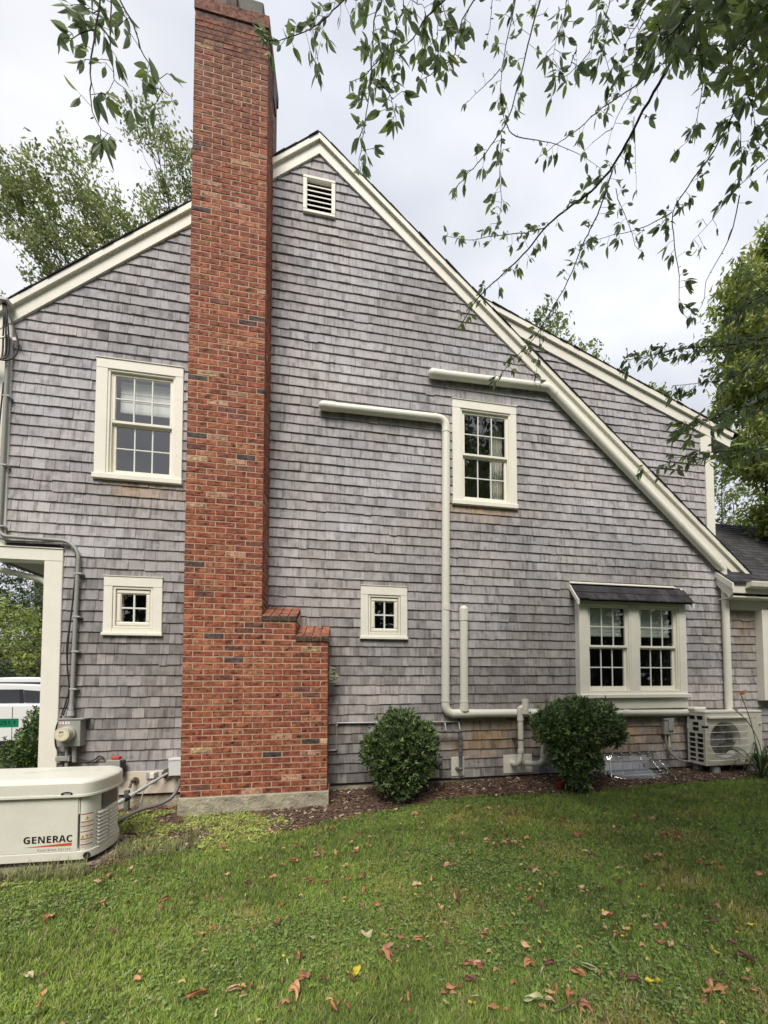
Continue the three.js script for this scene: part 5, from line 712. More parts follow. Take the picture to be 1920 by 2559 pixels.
  twig(4, [V(0.12,4.38,3.72),V(0.19,4.28,3.76),V(0.21,4.18,3.80),V(0.23,4.04,3.83)]);
  twig(3, [V(0.70,5.16,3.67),V(0.66,5.05,3.67),V(0.59,4.91,3.67),V(0.54,4.69,3.66),V(0.48,4.63,3.67),V(0.41,4.55,3.67),V(0.37,4.52,3.67)]);
  twig(0, [V(0.80,5.30,3.59),V(0.78,5.18,3.62),V(0.76,4.98,3.64),V(0.73,4.86,3.66)]);
  twig(4, [V(0.24,4.66,3.86),V(0.26,4.56,3.86),V(0.22,4.47,3.84),V(0.20,4.36,3.84),V(0.22,4.30,3.84)]);
  twig(4, [V(0.46,4.82,3.81),V(0.45,4.70,3.80),V(0.43,4.58,3.79),V(0.44,4.49,3.79)]);
  twig(1, [V(1.34,6.30,3.13),V(1.31,6.17,3.13),V(1.24,5.91,3.12),V(1.17,5.61,3.11),V(1.07,5.27,3.08),V(0.99,5.14,3.07),V(0.88,4.97,3.06),V(0.79,4.86,3.05),V(0.71,4.74,3.04)]);
  twig(1, [V(1.16,6.27,3.09),V(1.14,6.15,3.10),V(1.06,5.75,3.09),V(1.03,5.55,3.10),V(1.02,5.36,3.11),V(1.04,5.21,3.13)]);
  twig(0, [V(1.03,5.64,3.09),V(0.91,5.49,3.08),V(0.78,5.33,3.08)]);
  twig(2, [V(1.02,5.12,3.12),V(1.01,4.86,3.11),V(1.02,4.64,3.10),V(0.98,4.48,3.08)]);
  twig(0, [V(1.11,5.47,2.95),V(1.19,5.43,2.92),V(1.37,5.44,2.92),V(1.55,5.46,2.91),V(1.72,5.43,2.91),V(1.90,5.38,2.90)]);
  twig(1, [V(2.18,5.93,3.08),V(2.00,5.76,3.08),V(1.81,5.59,3.08),V(1.60,5.38,3.06),V(1.46,5.24,3.07),V(1.31,5.10,3.07)]);
  twig(2, [V(2.11,5.55,3.67),V(2.08,5.49,3.60),V(1.95,5.25,3.50),V(1.87,5.12,3.42),V(1.80,4.98,3.34),V(1.75,4.90,3.27),V(1.65,4.81,3.18),V(1.51,4.75,3.09),V(1.39,4.68,3.00),V(1.29,4.58,2.92),V(1.18,4.50,2.84),V(0.99,4.36,2.73),V(0.87,4.20,2.64)]);
  twig(2, [V(1.49,4.92,2.80),V(1.30,4.88,2.76),V(1.11,4.86,2.72),V(0.92,4.83,2.68),V(0.74,4.87,2.64)]);
  twig(3, [V(1.94,5.27,3.01),V(1.89,5.07,2.95),V(1.84,4.93,2.89),V(1.79,4.83,2.84),V(1.69,4.57,2.77),V(1.55,4.32,2.69),V(1.44,4.15,2.63),V(1.29,4.02,2.55),V(1.19,3.88,2.49)]);
  twig(3, [V(1.51,4.32,2.67),V(1.51,4.04,2.61),V(1.51,3.87,2.55)]);
  twig(3, [V(1.95,5.11,3.92),V(2.03,4.97,3.87),V(2.11,4.76,3.82),V(2.21,4.64,3.77),V(2.28,4.51,3.72),V(2.32,4.46,3.66)]);
  twig(2, [V(2.20,4.74,3.75),V(2.12,4.57,3.67),V(2.04,4.46,3.59),V(1.98,4.35,3.52),V(2.04,4.20,3.46),V(2.11,4.04,3.41),V(2.15,3.91,3.36),V(2.25,3.89,3.32)]);
  twig(1, [V(2.07,4.49,3.41),V(2.02,4.51,3.32),V(1.91,4.53,3.22),V(1.78,4.57,3.12),V(1.66,4.60,3.02)]);
  twig(2, [V(2.44,4.51,3.79),V(2.45,4.54,3.73),V(2.41,4.52,3.66),V(2.35,4.48,3.59),V(2.27,4.37,3.51),V(2.20,4.30,3.43)]);
  twig(0, [V(2.32,4.37,3.66),V(2.30,4.17,3.61),V(2.27,4.08,3.56),V(2.23,3.98,3.50),V(2.24,3.88,3.46),V(2.21,3.81,3.41)]);
  twig(0, [V(2.09,5.64,3.05),V(2.09,5.50,3.05),V(2.11,5.10,3.03)]);
  twig(1, [V(2.02,5.22,2.92),V(2.05,5.11,2.92),V(2.14,4.90,2.93),V(2.17,4.78,2.93),V(2.23,4.73,2.94)]);
  twig(4, [V(1.44,5.44,3.63),V(1.44,5.40,3.59),V(1.45,5.31,3.55),V(1.44,5.19,3.51)]);
  twig(2, [V(1.38,5.09,3.60),V(1.32,5.05,3.55),V(1.26,5.04,3.50),V(1.21,5.07,3.46)]);
  twig(5, [V(1.44,5.28,3.72),V(1.44,5.18,3.65),V(1.49,5.09,3.59),V(1.60,4.99,3.54)]);
  twig(4, [V(1.20,5.28,3.67),V(1.18,5.12,3.66),V(1.14,5.01,3.65),V(1.12,4.88,3.64)]);
  twig(0, [V(1.94,5.56,3.22),V(1.83,5.34,3.19),V(1.78,5.18,3.17)]);
  twig(0, [V(1.88,5.43,3.10),V(1.77,5.35,3.08),V(1.66,5.25,3.05)]);
  twig(2, [V(2.26,5.60,3.60),V(2.26,5.52,3.55),V(2.24,5.26,3.50),V(2.24,5.12,3.45),V(2.24,5.06,3.41),V(2.15,4.99,3.34)]);
  twig(5, [V(1.30,3.99,4.46),V(1.17,3.76,4.52),V(1.05,3.55,4.59),V(0.92,3.35,4.66)]);
  twig(5, [V(1.54,4.97,3.93),V(1.49,4.88,3.88),V(1.43,4.77,3.83),V(1.43,4.69,3.80)]);
  twig(5, [V(1.93,4.59,4.20),V(1.81,4.45,4.21),V(1.73,4.31,4.22),V(1.68,4.14,4.23)]);
  twig(5, [V(1.85,4.22,4.27),V(1.81,4.13,4.23),V(1.81,4.07,4.19),V(1.86,3.98,4.16)]);
  twig(5, [V(1.74,5.13,3.88),V(1.67,4.95,3.89),V(1.57,4.80,3.90),V(1.46,4.71,3.91)]);
  twig(5, [V(1.45,4.16,4.39),V(1.38,4.00,4.41),V(1.29,3.88,4.42),V(1.24,3.74,4.43)]);
  twig(4, [V(2.34,4.56,3.88),V(2.28,4.54,3.83),V(2.25,4.47,3.79),V(2.21,4.46,3.74)]);
  twig(2, [V(0.78,3.62,4.44),V(0.75,3.56,4.43),V(0.71,3.53,4.42)]);
  twig(6, [V(3.38,4.19,3.05),V(2.97,4.04,3.06),V(2.66,3.93,3.10),V(2.35,3.84,3.13),V(2.06,3.71,3.17),V(1.83,3.61,3.22)]);
  twig(6, [V(3.28,4.00,3.13),V(3.09,3.89,3.16),V(2.79,3.68,3.17),V(2.50,3.58,3.18),V(2.24,3.51,3.20)]);
  twig(5, [V(2.59,3.19,3.66),V(2.31,3.05,3.70),V(2.02,2.91,3.74),V(1.84,2.81,3.80),V(1.70,2.75,3.87)]);
  twig(6, [V(3.29,3.26,3.10),V(3.03,3.19,3.12),V(2.62,3.12,3.11),V(2.39,3.06,3.13),V(2.22,3.00,3.17)]);
  twig(3, [V(2.25,2.96,3.18),V(2.17,2.94,3.16),V(2.08,2.91,3.14),V(1.99,2.90,3.12)]);
  twig(5, [V(3.12,4.36,3.21),V(2.86,4.19,3.22),V(2.70,4.04,3.25),V(2.60,3.88,3.29)]);
  twig(2, [V(3.07,4.30,3.20),V(2.95,4.42,3.18),V(2.86,4.45,3.16)]);
  // unseen crown above and behind the camera, thickened to shade the wall and lawn, kept out of the part of the frame where the photo shows open sky
  const over = []; for (let i = 0; i < 15000; i++) { const p = V(2.8 + gauss() * 2.4, 5.9 + gauss() * 1.7, 6.0 + gauss() * 2.2); const s = seen(p); if (s.front && s.y > -80 && s.y < 2600 && s.x > -60 && s.x < 1980 && !(s.x > 1500 + 300 * rnd() + s.y * 0.9 && s.y < 420)) continue; if (p.distanceTo(CAM) < 1.1) continue; const v = R(0.6, 1.3); over.push([loc(p), lean(V(gauss() * 0.7, -0.6, gauss() * 0.7).normalize(), R(0, 6.28)), R(0.8, 1.2), rgb(0.2 * v, 0.28 * v, 0.09 * v)]); }
  for (let i = 0; i < 6000; i++) { const p = V(R(0.6, 3.2), R(2.6, 5.2), R(2.9, 4.9)), s = seen(p); if (!s.front || s.x < 1480 || s.x > 1990 || s.y < -60 || s.y > 430 || s.x < 1530 + 200 * rnd() + s.y * 1.0 || p.distanceTo(CAM) < 1.2) continue; if (noise(p.x * 4, p.y * 4 + p.z * 3) < 0.42) continue; const v = R(0.7, 1.5); over.push([loc(p), lean(V(gauss() * 0.7, -0.6, gauss() * 0.7).normalize(), R(0, 6.28)), R(0.7, 1.1), rgb(0.27 * v, 0.36 * v, 0.1 * v)]); }
  all.sort((a, b) => b.area - a.area);
  all.slice(0, 300).forEach((l) => { const m = shade(new THREE.Mesh(kinds[l.k], l.m === 9 ? yellow : mats[l.m])); m.name = 'leaf'; m.position.copy(loc(l.p)); m.quaternion.copy(l.q); m.scale.setScalar(l.len); l.b.mesh.add(m); });
  const tint = [[0.23, 0.32, 0.16], [0.27, 0.36, 0.17], [0.19, 0.26, 0.14], [0.34, 0.45, 0.12]];
  scatter(t, 'foliage', kinds[0], leafMat(1, 1, 1, 0.5), all.slice(300).map((l) => [loc(l.p), l.q, l.len, rgb(...tint[l.m === 9 ? 3 : l.m])]));
  scatter(t, 'crown', spray(5, 0.085, 0.02, 0.07), leafMat(1, 1, 1, 0.5), over);
}
// ---------------------------------------------------------------- shrubs, plants
function shrub(name, label, x, z, rx, ry, rz, cy, n, seedStem, blobs) {
  const t = thing(name, label, 'shrub', [x, gy(x, z), z]), stems = [], spots = [];
  for (let i = 0; i < 16; i++) { const a = R(0, 6.28), e = V(Math.cos(a) * rx * R(0.2, 0.8), cy + R(-0.1, 0.5) * ry, Math.sin(a) * rz * R(0.2, 0.8)), b = V(Math.cos(a) * 0.07, -0.05, Math.sin(a) * 0.06); stems.push(sweep(new THREE.CatmullRomCurve3([b, b.clone().lerp(e, 0.5).add(V(0, 0.06, 0)), e]).getPoints(6), (k) => 0.012 * (1.1 - 0.7 * k), 6)); }
  const vol = blobs.map((b) => b[3] * b[3]), tot = vol.reduce((a, b) => a + b);
  for (let i = 0; i < n; i++) {
    let r = rnd() * tot, m = 0; while (m < blobs.length - 1 && r > vol[m]) r -= vol[m++]; const [bx, by, bz, br] = blobs[m], d = V(gauss(), gauss(), gauss()).normalize(), w = 0.8 + 0.4 * fbm(d.x * 2 + 9 + m, d.y * 2 + d.z * 2 + 9, 4096, 77 + seedStem, 3);
    const p = V(bx, by, bz).addScaledVector(d, br * Math.pow(rnd(), 0.3) * w * (rnd() < 0.05 ? R(1.08, 1.32) : 1)); if (p.y < 0.02) continue;
    const dir = d.clone().multiplyScalar(0.55).add(V(gauss() * 0.6, 0.4 + gauss() * 0.5, gauss() * 0.6)).normalize(), v = R(0.6, 1.3), tip = rnd() < 0.14 ? 1.6 : 1;
    spots.push([p, lean(dir, R(0, 6.28)), R(0.75, 1.25), rgb(0.15 * v * tip, 0.225 * v * tip, 0.09 * v)]);
  }
  add(t, 'stems', stems, M.bark); const g = mergeGeometries([leafGeo(0.06, 0.0115, 0.1, 3), leafGeo(0.052, 0.011, 0.25, 3).rotateZ(0.9).rotateY(1.2), leafGeo(0.056, 0.0115, 0.2, 3).rotateZ(-0.9).rotateY(-0.6)]);
  scatter(t, 'foliage', g, new THREE.MeshPhysicalMaterial({ map: T.leaf, roughness: 0.42, transmission: 0.15, thickness: 0, side: THREE.DoubleSide }), spots); return t;
}
shrub('round_shrub', 'rounded dark green shrub in the mulch in front of the gas meter', 0.66, 0.47, 0.4, 0.5, 0.36, 0.58, 5000, 0, [[0, 0.66, 0, 0.39], [-0.2, 0.62, 0.05, 0.27], [0.2, 0.7, 0.05, 0.28], [0.02, 0.86, 0, 0.26], [-0.08, 0.4, 0.06, 0.28], [0.16, 0.44, 0.05, 0.25], [0.02, 0.24, 0.08, 0.2]]);
shrub('round_shrub', 'broad clipped dark green shrub below the paired window', 2.93, 0.6, 0.45, 0.55, 0.4, 0.66, 6000, 3, [[-0.05, 0.8, 0, 0.38], [-0.34, 0.84, 0.03, 0.26], [0.3, 0.86, 0.03, 0.3], [0.5, 0.72, 0.04, 0.17], [0.0, 1.0, 0, 0.22], [-0.14, 0.52, 0.06, 0.26], [-0.1, 0.33, 0.08, 0.2], [0.1, 0.42, 0.05, 0.2], [-0.02, 0.18, 0.1, 0.14]]);
shrub('porch_shrub', 'dark shrub beyond the porch post in front of the white car', -4.88, -2.4, 0.25, 0.5, 0.3, 0.5, 2200, 6, [[0.12, 0.5, 0, 0.36], [0.16, 0.85, 0, 0.25], [-0.08, 0.34, 0.1, 0.27]]);
{
  const t = thing('daylily', 'orange daylily with long strappy leaves in front of the heat pump', 'flower', [5.66, gy(5.66, 0.72), 0.72]), blade = (a, len, h, w) => { const P = [], n = 10, d = [Math.cos(a), Math.sin(a)], at = (k) => [d[0] * len * k, h * (1.9 * k - 1.15 * k * k * (1 + 0.5 * k)), d[1] * len * k], wd = (k) => w * Math.sin(Math.PI * (0.12 + 0.86 * k)) ; for (let i = 0; i < n; i++) for (const s of [-1, 1]) { const a0 = at(i / n), a1 = at((i + 1) / n), w0 = wd(i / n), w1 = wd((i + 1) / n), e = (p, q) => [p[0] - d[1] * q * s, p[1] + q * 0.5, p[2] + d[0] * q * s]; P.push(...a0, ...e(a0, w0), ...e(a1, w1), ...a0, ...e(a1, w1), ...a1); } const g = new THREE.BufferGeometry(); g.setAttribute('position', new THREE.Float32BufferAttribute(P, 3)); g.computeVertexNormals(); return uvm(g); };
  const bm = [leafMat(0.05, 0.1, 0.022, 0.25), leafMat(0.075, 0.125, 0.03, 0.3), leafMat(0.035, 0.075, 0.02, 0.25)];
  for (let i = 0; i < 38; i++) add(t, 'leaf', blade(R(0, 6.28), R(0.25, 0.75), R(0.4, 0.78), R(0.009, 0.016)), bm[i % 3]);
  const orange = leafMat(0.95, 0.36, 0.08, 0.45), bud = leafMat(0.8, 0.42, 0.14, 0.3);
  for (const [pts, open] of [[[V(0, 0, 0), V(-0.1, 0.5, 0.02), V(-0.22, 0.85, 0.05), V(-0.36, 1.17, 0.06)], true], [[V(0, 0, 0), V(-0.06, 0.45, 0.05), V(-0.24, 0.78, 0.05), V(-0.48, 0.96, 0.08)], false]]) {
    add(t, 'stalk', curveTube(pts, 0.005, 6, 20), bm[0]); const e = pts[3];
    if (open) for (let i = 0; i < 6; i++) { const a = i * 1.047, g = leafGeo(0.1, 0.026, 0.45, 4); g.applyMatrix4(new THREE.Matrix4().makeRotationFromQuaternion(lean(V(Math.cos(a) * 0.8 - 0.2, 0.45 + Math.sin(a) * 0.35, Math.sin(a) * 0.6 + 0.4).normalize(), a))); g.translate(e.x, e.y, e.z); add(t, 'petal', g, orange); }
    for (const [q, l] of open ? [[V(-0.31, 1.06, 0.06), 0.05]] : [[e, 0.07], [V(-0.36, 0.88, 0.07), 0.06], [V(-0.43, 0.95, 0.07), 0.06], [V(-0.28, 0.82, 0.06), 0.05]]) add(t, 'bud', sweep([q, q.clone().add(V(-l * 0.5, l * 0.35, 0.01)), q.clone().add(V(-l, l * 0.5, 0.02))], (k) => 0.003 + 0.006 * Math.sin(Math.PI * (0.15 + 0.7 * k)), 6), bud);
  }
}
// ---------------------------------------------------------------- the parked cars beyond the porch
function makeCar(label, x, z, stripe) {
  const c = thing('parked_car', label, 'car', [x, 0.02, z], 0, 'white cars parked on the drive'), paint_ = std({ color: rgb(0.78, 0.79, 0.8), roughness: 0.25 }), gl = std({ color: rgb(0.05, 0.055, 0.065), roughness: 0.12 });
  const side = new THREE.Shape(); side.moveTo(-2.25, 0.35); side.lineTo(-2.28, 0.75); side.quadraticCurveTo(-2.2, 0.95, -1.4, 1.02); side.lineTo(-0.9, 1.05); side.quadraticCurveTo(0, 1.1, 2.1, 1.06); side.quadraticCurveTo(2.3, 1.0, 2.3, 0.6); side.lineTo(2.25, 0.35); side.lineTo(1.75, 0.33); side.absarc(1.38, 0.33, 0.37, 0, Math.PI, false); side.lineTo(-1.0, 0.3); side.absarc(-1.38, 0.33, 0.37, 0, Math.PI, false); side.lineTo(-2.25, 0.35);
  add(c, 'body', uvm(new THREE.ExtrudeGeometry(side, { depth: 1.62, bevelEnabled: true, bevelSize: 0.05, bevelThickness: 0.09, bevelSegments: 4, curveSegments: 18 }).translate(0, 0, -0.81)), paint_);
  const cab = new THREE.Shape(); cab.moveTo(-1.15, 1.04); cab.quadraticCurveTo(-0.5, 1.42, -0.05, 1.47); cab.quadraticCurveTo(0.8, 1.52, 1.75, 1.42); cab.lineTo(2.12, 1.04); cab.lineTo(-1.15, 1.04);
  add(c, 'cabin', uvm(new THREE.ExtrudeGeometry(cab, { depth: 1.3, bevelEnabled: true, bevelSize: 0.03, bevelThickness: 0.1, bevelSegments: 4, curveSegments: 18 }).translate(0, 0, -0.65)), paint_);
  const win = (pts, s) => { const g = s > 0 ? prism(pts, 0.745, 0.76) : prism(pts, -0.76, -0.745); const p = g.attributes.position; for (let i = 0; i < p.count; i++) p.setZ(i, p.getZ(i) + s * ((1.12 - p.getY(i)) * 0.05 + 0.012)); g.computeVertexNormals(); return g; };
  for (const s of [1, -1]) for (const pts of [[[-0.9, 1.1], [-0.1, 1.12], [-0.12, 1.39], [-0.45, 1.32]], [[-0.06, 1.12], [0.93, 1.14], [0.91, 1.4], [-0.08, 1.4]], [[1.0, 1.14], [1.75, 1.12], [1.58, 1.34], [0.98, 1.39]]]) { const g = win(pts, s); add(c, 'window', g, gl); }
  for (const s of [1, -1]) add(c, 'pillar_trim', [[-0.1, -0.05], [0.92, 0.99]].map(([a, b]) => { const g = prism([[a, 1.1], [b, 1.1], [b - 0.02, 1.4], [a - 0.02, 1.4]], s > 0 ? 0.744 : -0.758, s > 0 ? 0.758 : -0.744), p = g.attributes.position; for (let i = 0; i < p.count; i++) p.setZ(i, p.getZ(i) + s * ((1.12 - p.getY(i)) * 0.05 + 0.012)); return g; }), M.black);
  add(c, 'roof_rail', [rbox(-0.3, 1.7, 1.5, 1.525, 0.55, 0.58, 0.008), rbox(-0.3, 1.7, 1.5, 1.525, -0.58, -0.55, 0.008)], M.black);
  add(c, 'sill_trim', [rbox(-1.0, 1.0, 0.28, 0.42, 0.86, 0.915, 0.01), rbox(-1.0, 1.0, 0.28, 0.42, -0.915, -0.86, 0.01)], M.black);
  for (const wx of [-1.38, 1.38]) for (const s of [-1, 1]) { const w = add(c, 'wheel', [cyl(0.33, 0.33, 0.2, 28, wx, 0.33, s * 0.76, 'z')], M.black); add(w, 'rim', [cyl(0.21, 0.21, 0.21, 24, wx, 0.33, s * 0.765, 'z')], M.galv); }
  for (const s of [-1, 1]) { add(c, 'door_line', [box(-0.06, -0.05, 0.42, 1.06, s > 0 ? 0.898 : -0.903, s > 0 ? 0.903 : -0.898), box(0.89, 0.9, 0.42, 1.06, s > 0 ? 0.898 : -0.903, s > 0 ? 0.903 : -0.898)], M.black); add(c, 'headlight', [rbox(-2.31, -2.1, 0.72, 0.84, s * 0.72 - 0.13, s * 0.72 + 0.13, 0.03)], std({ color: rgb(0.6, 0.62, 0.65), roughness: 0.15 })); }
  if (stripe) { const k = document.createElement('canvas'); k.width = 1024; k.height = 126; const g = k.getContext('2d'); g.fillStyle = '#0b7a55'; g.fillRect(0, 0, 1024, 126); g.fillStyle = '#10181c'; g.font = 'bold 84px sans-serif'; g.fillText('4.251.1', 716, 92); const t = new THREE.CanvasTexture(k); t.colorSpace = THREE.SRGBColorSpace; add(c, 'stripe', [new THREE.PlaneGeometry(1.3, 0.16).translate(0.35, 0.76, 0.906)], std({ map: t, roughness: 0.4 })); }
  return c;
}
makeCar('nearer white car with a green lettered stripe, seen through the porch', -7.15, -5.0, true);
makeCar('farther white car whose roof shows above the nearer one', -9.0, -8.6, false).scale.setScalar(1.14);
for (const [i, [y0, y1, l]] of [[2.35, 2.31, 'lowest dark overhead wire crossing the porch view'], [2.75, 2.7, 'middle overhead wire crossing the porch view'], [3.15, 3.1, 'top overhead wire crossing the porch view']].entries()) tag(add(scene, 'overhead_wire', sweep([V(-26, y0, -9.6 - i * 0.3), V(-16, y0 - 0.06, -9.7 - i * 0.3), V(-6, y1, -9.8 - i * 0.3)], 0.011, 6), M.black), l, 'wire', 'overhead wires');

// ---------------------------------------------------------------- lawn: blades, clover, weeds, chips
const inLawn = (x, z) => { if (x > -1.92 && z < edgeZ(x) + 0.16 * (noise(x * 6, z * 6) - 0.5)) return false; if (x <= -1.9 && x > -3.5 && z < 1.93 + 0.14 * (noise(x * 5, z * 5) - 0.5)) return false; return true; };
function bladeTuft(n, h, w, spread) { const L = []; for (let i = 0; i < n; i++) { const a = R(0, 6.28), hh = h * R(0.5, 1.2), b = R(0.15, 0.75) * hh, x = gauss() * spread, z = gauss() * spread, ww = w * R(0.7, 1.2), dx = Math.cos(a), dz = Math.sin(a), P = [], at = (k) => [x + dx * b * k * k, hh * k * (1 - 0.18 * k), z + dz * b * k * k]; const q = [0, 0.5, 1].map(at), s = [ww, ww * 0.8, 0]; const e = (j, g) => [q[j][0] - dz * s[j] * g, q[j][1], q[j][2] + dx * s[j] * g]; P.push(...e(0, -1), ...e(0, 1), ...e(1, 1), ...e(0, -1), ...e(1, 1), ...e(1, -1), ...e(1, -1), ...e(1, 1), ...q[2]); const g = new THREE.BufferGeometry(); g.setAttribute('position', new THREE.Float32BufferAttribute(P, 3)); g.computeVertexNormals(); L.push(uvm(g)); } return mergeGeometries(L); }
const grassMat = new THREE.MeshPhysicalMaterial({ roughness: 0.9, transmission: 0.25, thickness: 0, side: THREE.DoubleSide });
const yaw = () => new THREE.Quaternion().setFromAxisAngle(V(0, 1, 0), R(0, 6.28)), tilt = (k) => new THREE.Quaternion().setFromEuler(new THREE.Euler(gauss() * k, R(0, 6.28), gauss() * k));
{
  const spots = [[], [], []], far = [];
  const tone = (x, z) => { const a = fbm(x * 0.9 + 30, z * 0.9 + 30, 4096, 201, 3), b = noise(x * 5 + 30, z * 5 + 30, 4096, 4096, 203), dry = sst(0.55, 0.8, fbm(x * 1.7 + 60, z * 1.7 + 60, 4096, 207, 3)), k = R(0.5, 1.45) * (0.8 + 0.4 * b), straw = rnd() < 0.07 + 0.25 * dry ? 1 : 0, w = 0.72 + 0.62 * fbm(x * 2.1 + 80, z * 2.1 + 80, 4096, 231, 3); return straw ? rgb(0.45 * k, 0.39 * k, 0.19 * k) : rgb((0.155 + 0.1 * a + 0.09 * dry) * k * w, (0.265 + 0.07 * a) * k * w, 0.05 * k * w); };
  for (let i = 0; i < 160000; i++) {
    const dd = 1.2 + Math.pow(rnd(), 1.25) * 6.5, an = R(-0.66, 0.93), x = Math.sin(an) * dd, z = 5.715 - Math.cos(an) * dd; if (!inLawn(x, z)) continue; const s = seen(V(x, 0, z)); if (s.x < -150 || s.x > 2080 || s.y > 2760) continue;
    spots[i % 3].push([V(x, gy(x, z) - 0.004, z), tilt(0.12), R(0.6, 1.15), tone(x, z)]);
  }
  for (let i = 0; i < 26000; i++) { const x = R(-9, 11), z = R(-3, 9); if (x > -3.5 && z < 0.7 || !inLawn(x, z) || (seen(V(x, 0, z)).x > 0 && z > 0 && z < 3.8 && seen(V(x, 0, z)).x < 1920)) continue; far.push([V(x, gy(x, z) - 0.004, z), yaw(), R(0.8, 1.4), tone(x, z)]); }
  const root = thing('grass', 'short green lawn grass mixed with straw blades', 'grass'); root.userData.kind = 'stuff';
  spots.forEach((s, i) => scatter(root, 'blades', bladeTuft(8, 0.045, 0.0021, 0.014), grassMat, s)); scatter(root, 'blades', bladeTuft(5, 0.08, 0.002, 0.02), grassMat, spots[0].filter((_, i) => i % 9 === 0 && noise(spots[0][i][0].x * 3 + 30, spots[0][i][0].z * 3 + 30) > 0.45).map((s) => [s[0], tilt(0.3), R(0.6, 1.1), s[3]])); scatter(root, 'blades', bladeTuft(14, 0.06, 0.0022, 0.035), grassMat, far);
  // clover: three round leaflets on a stalk, in patches; a few white heads
  const cl = []; for (let i = 0; i < 3; i++) { const g = new THREE.CircleGeometry(0.0058, 7).rotateX(-Math.PI / 2 + 0.4).translate(0, 0, 0.0062); g.rotateY(i * 2.094); cl.push(g.toNonIndexed()); } const clover = mergeGeometries(cl).translate(0, 0.042, 0);
  const cs = [], heads = [];
  for (let i = 0; i < 70000; i++) { const dd = 1.2 + Math.pow(rnd(), 1.2) * 5.6, an = R(-0.66, 0.93), x = Math.sin(an) * dd, z = 5.715 - Math.cos(an) * dd; if (!inLawn(x, z)) continue; const patch = fbm(x * 1.3 + 11, z * 1.3 + 11, 4096, 211, 3) + 0.06 * sst(0.4, -1.4, x); if (patch < 0.42 + 0.36 * rnd()) continue; const s = seen(V(x, 0, z)); if (s.x < -80 || s.x > 2000 || s.y > 2680) continue; const k = R(0.7, 1.3); cs.push([V(x, gy(x, z) + R(-0.014, 0.01), z), tilt(0.5), R(0.5, 0.95), rgb(0.18 * k, 0.27 * k, 0.065 * k)]); if (rnd() < 0.012 + 0.02 * sst(0.2, -1, x)) heads.push([V(x, gy(x, z) + 0.045, z), yaw(), R(0.7, 1.2), rgb(0.6, 0.6, 0.5)]); }
  tag(scatter(scene, 'clover', clover, new THREE.MeshPhysicalMaterial({ roughness: 0.95, transmission: 0.2, thickness: 0, side: THREE.DoubleSide }), cs), 'clover leaves growing in patches through the lawn', 'clover');
  const hd = []; for (let i = 0; i < 14; i++) { const g = leafGeo(0.008, 0.0016, 0, 2); g.applyMatrix4(new THREE.Matrix4().makeRotationFromQuaternion(lean(V(gauss(), R(-0.2, 1), gauss()).normalize(), 0))); hd.push(g); } tag(scatter(scene, 'clover_flowers', mergeGeometries(hd), std({ roughness: 0.8 }), heads), 'tiny white clover flowers dotted over the left lawn', 'clover flowers');
  // pale green weeds on the bare soil by the chimney foot
  const ws = []; for (let i = 0; i < 9000; i++) { const x = R(-3.0, -0.35), z = R(0.25, 2.1); if (x > -1.78 && z < 0.5) continue; if (x < -1.93 && z > 0.95 && z < 1.85 && x < -1.85) { if (x < -1.88) continue; } const den = fbm(x * 2.2 + 5, z * 2.2 + 5, 4096, 221, 3) + 0.2 * sst(1.5, 0.5, z) - 0.35 * sst(-0.95, -0.35, x) - 0.1 * sst(1.2, 1.7, z); if (den < 0.44 + 0.18 * rnd()) continue; const k = R(0.7, 1.35), y = rnd() < 0.16 ? 1 : 0; ws.push([V(x, gy(x, z) + 0.004, z), tilt(0.3), R(0.7, 1.4), y ? rgb(0.45 * k, 0.36 * k, 0.11 * k) : rgb(0.42 * k, 0.52 * k, 0.14 * k)]); }
  const wl_ = []; for (let i = 0; i < 6; i++) { const a = i * 1.047 + R(-0.2, 0.2), g = leafGeo(R(0.03, 0.05), 0.009, 0.3, 3); g.applyMatrix4(new THREE.Matrix4().makeRotationFromQuaternion(lean(V(Math.cos(a), R(0.5, 1.4), Math.sin(a)).normalize(), R(-0.5, 0.5)))); wl_.push(g); }
  tag(scatter(scene, 'ground_weeds', mergeGeometries(wl_), leafMat(1, 1, 1, 0.25), ws), 'pale green weeds covering the soil at the chimney foot', 'weeds');
  const lw = []; for (let i = 0; i < 260; i++) { const x = R(-3.2, -1.3), z = x < -1.9 ? R(1.78, 2.0) : R(1.25, 1.7); const k = R(0.7, 1.2); lw.push([V(x, gy(x, z), z), tilt(0.2), R(0.8, 1.5), rgb(0.28 * k, 0.31 * k, 0.13 * k)]); } tag(scatter(scene, 'long_grass', bladeTuft(12, 0.11, 0.002, 0.02), grassMat, lw), 'longer unmown grass tufts along the generator pad', 'long grass');
  // mulch chips and pale litter
  const chip = mergeGeometries([uvm(new THREE.BoxGeometry(0.034, 0.005, 0.01)), uvm(new THREE.BoxGeometry(0.022, 0.004, 0.012)).rotateY(0.8).translate(0.012, 0.002, 0.012), uvm(new THREE.BoxGeometry(0.028, 0.004, 0.007)).rotateY(-1).translate(-0.014, 0.003, -0.01)]);
  const ch = []; for (let i = 0; i < 26000; i++) { const x = R(-3.2, 7.6), z = R(0.01, 1.9); if (inWell(x, z) || inLawn(x, z) || (x < -1.93 && rnd() < 0.6) || (x > -1.77 && x < -0.18 && z < 0.46)) continue; const p = rnd() < 0.07, k = R(0.5, 1.5); ch.push([V(x, gy(x, z) + 0.012 + R(0, 0.012), z), tilt(0.35), R(0.6, 1.25), p ? rgb(0.55 * k, 0.45 * k, 0.34 * k) : rgb(0.12 * k, 0.08 * k, 0.06 * k)]); }
  tag(scatter(scene, 'mulch_chips', chip, std({ roughness: 1 }), ch), 'brown bark mulch chips along the house wall', 'mulch');
}
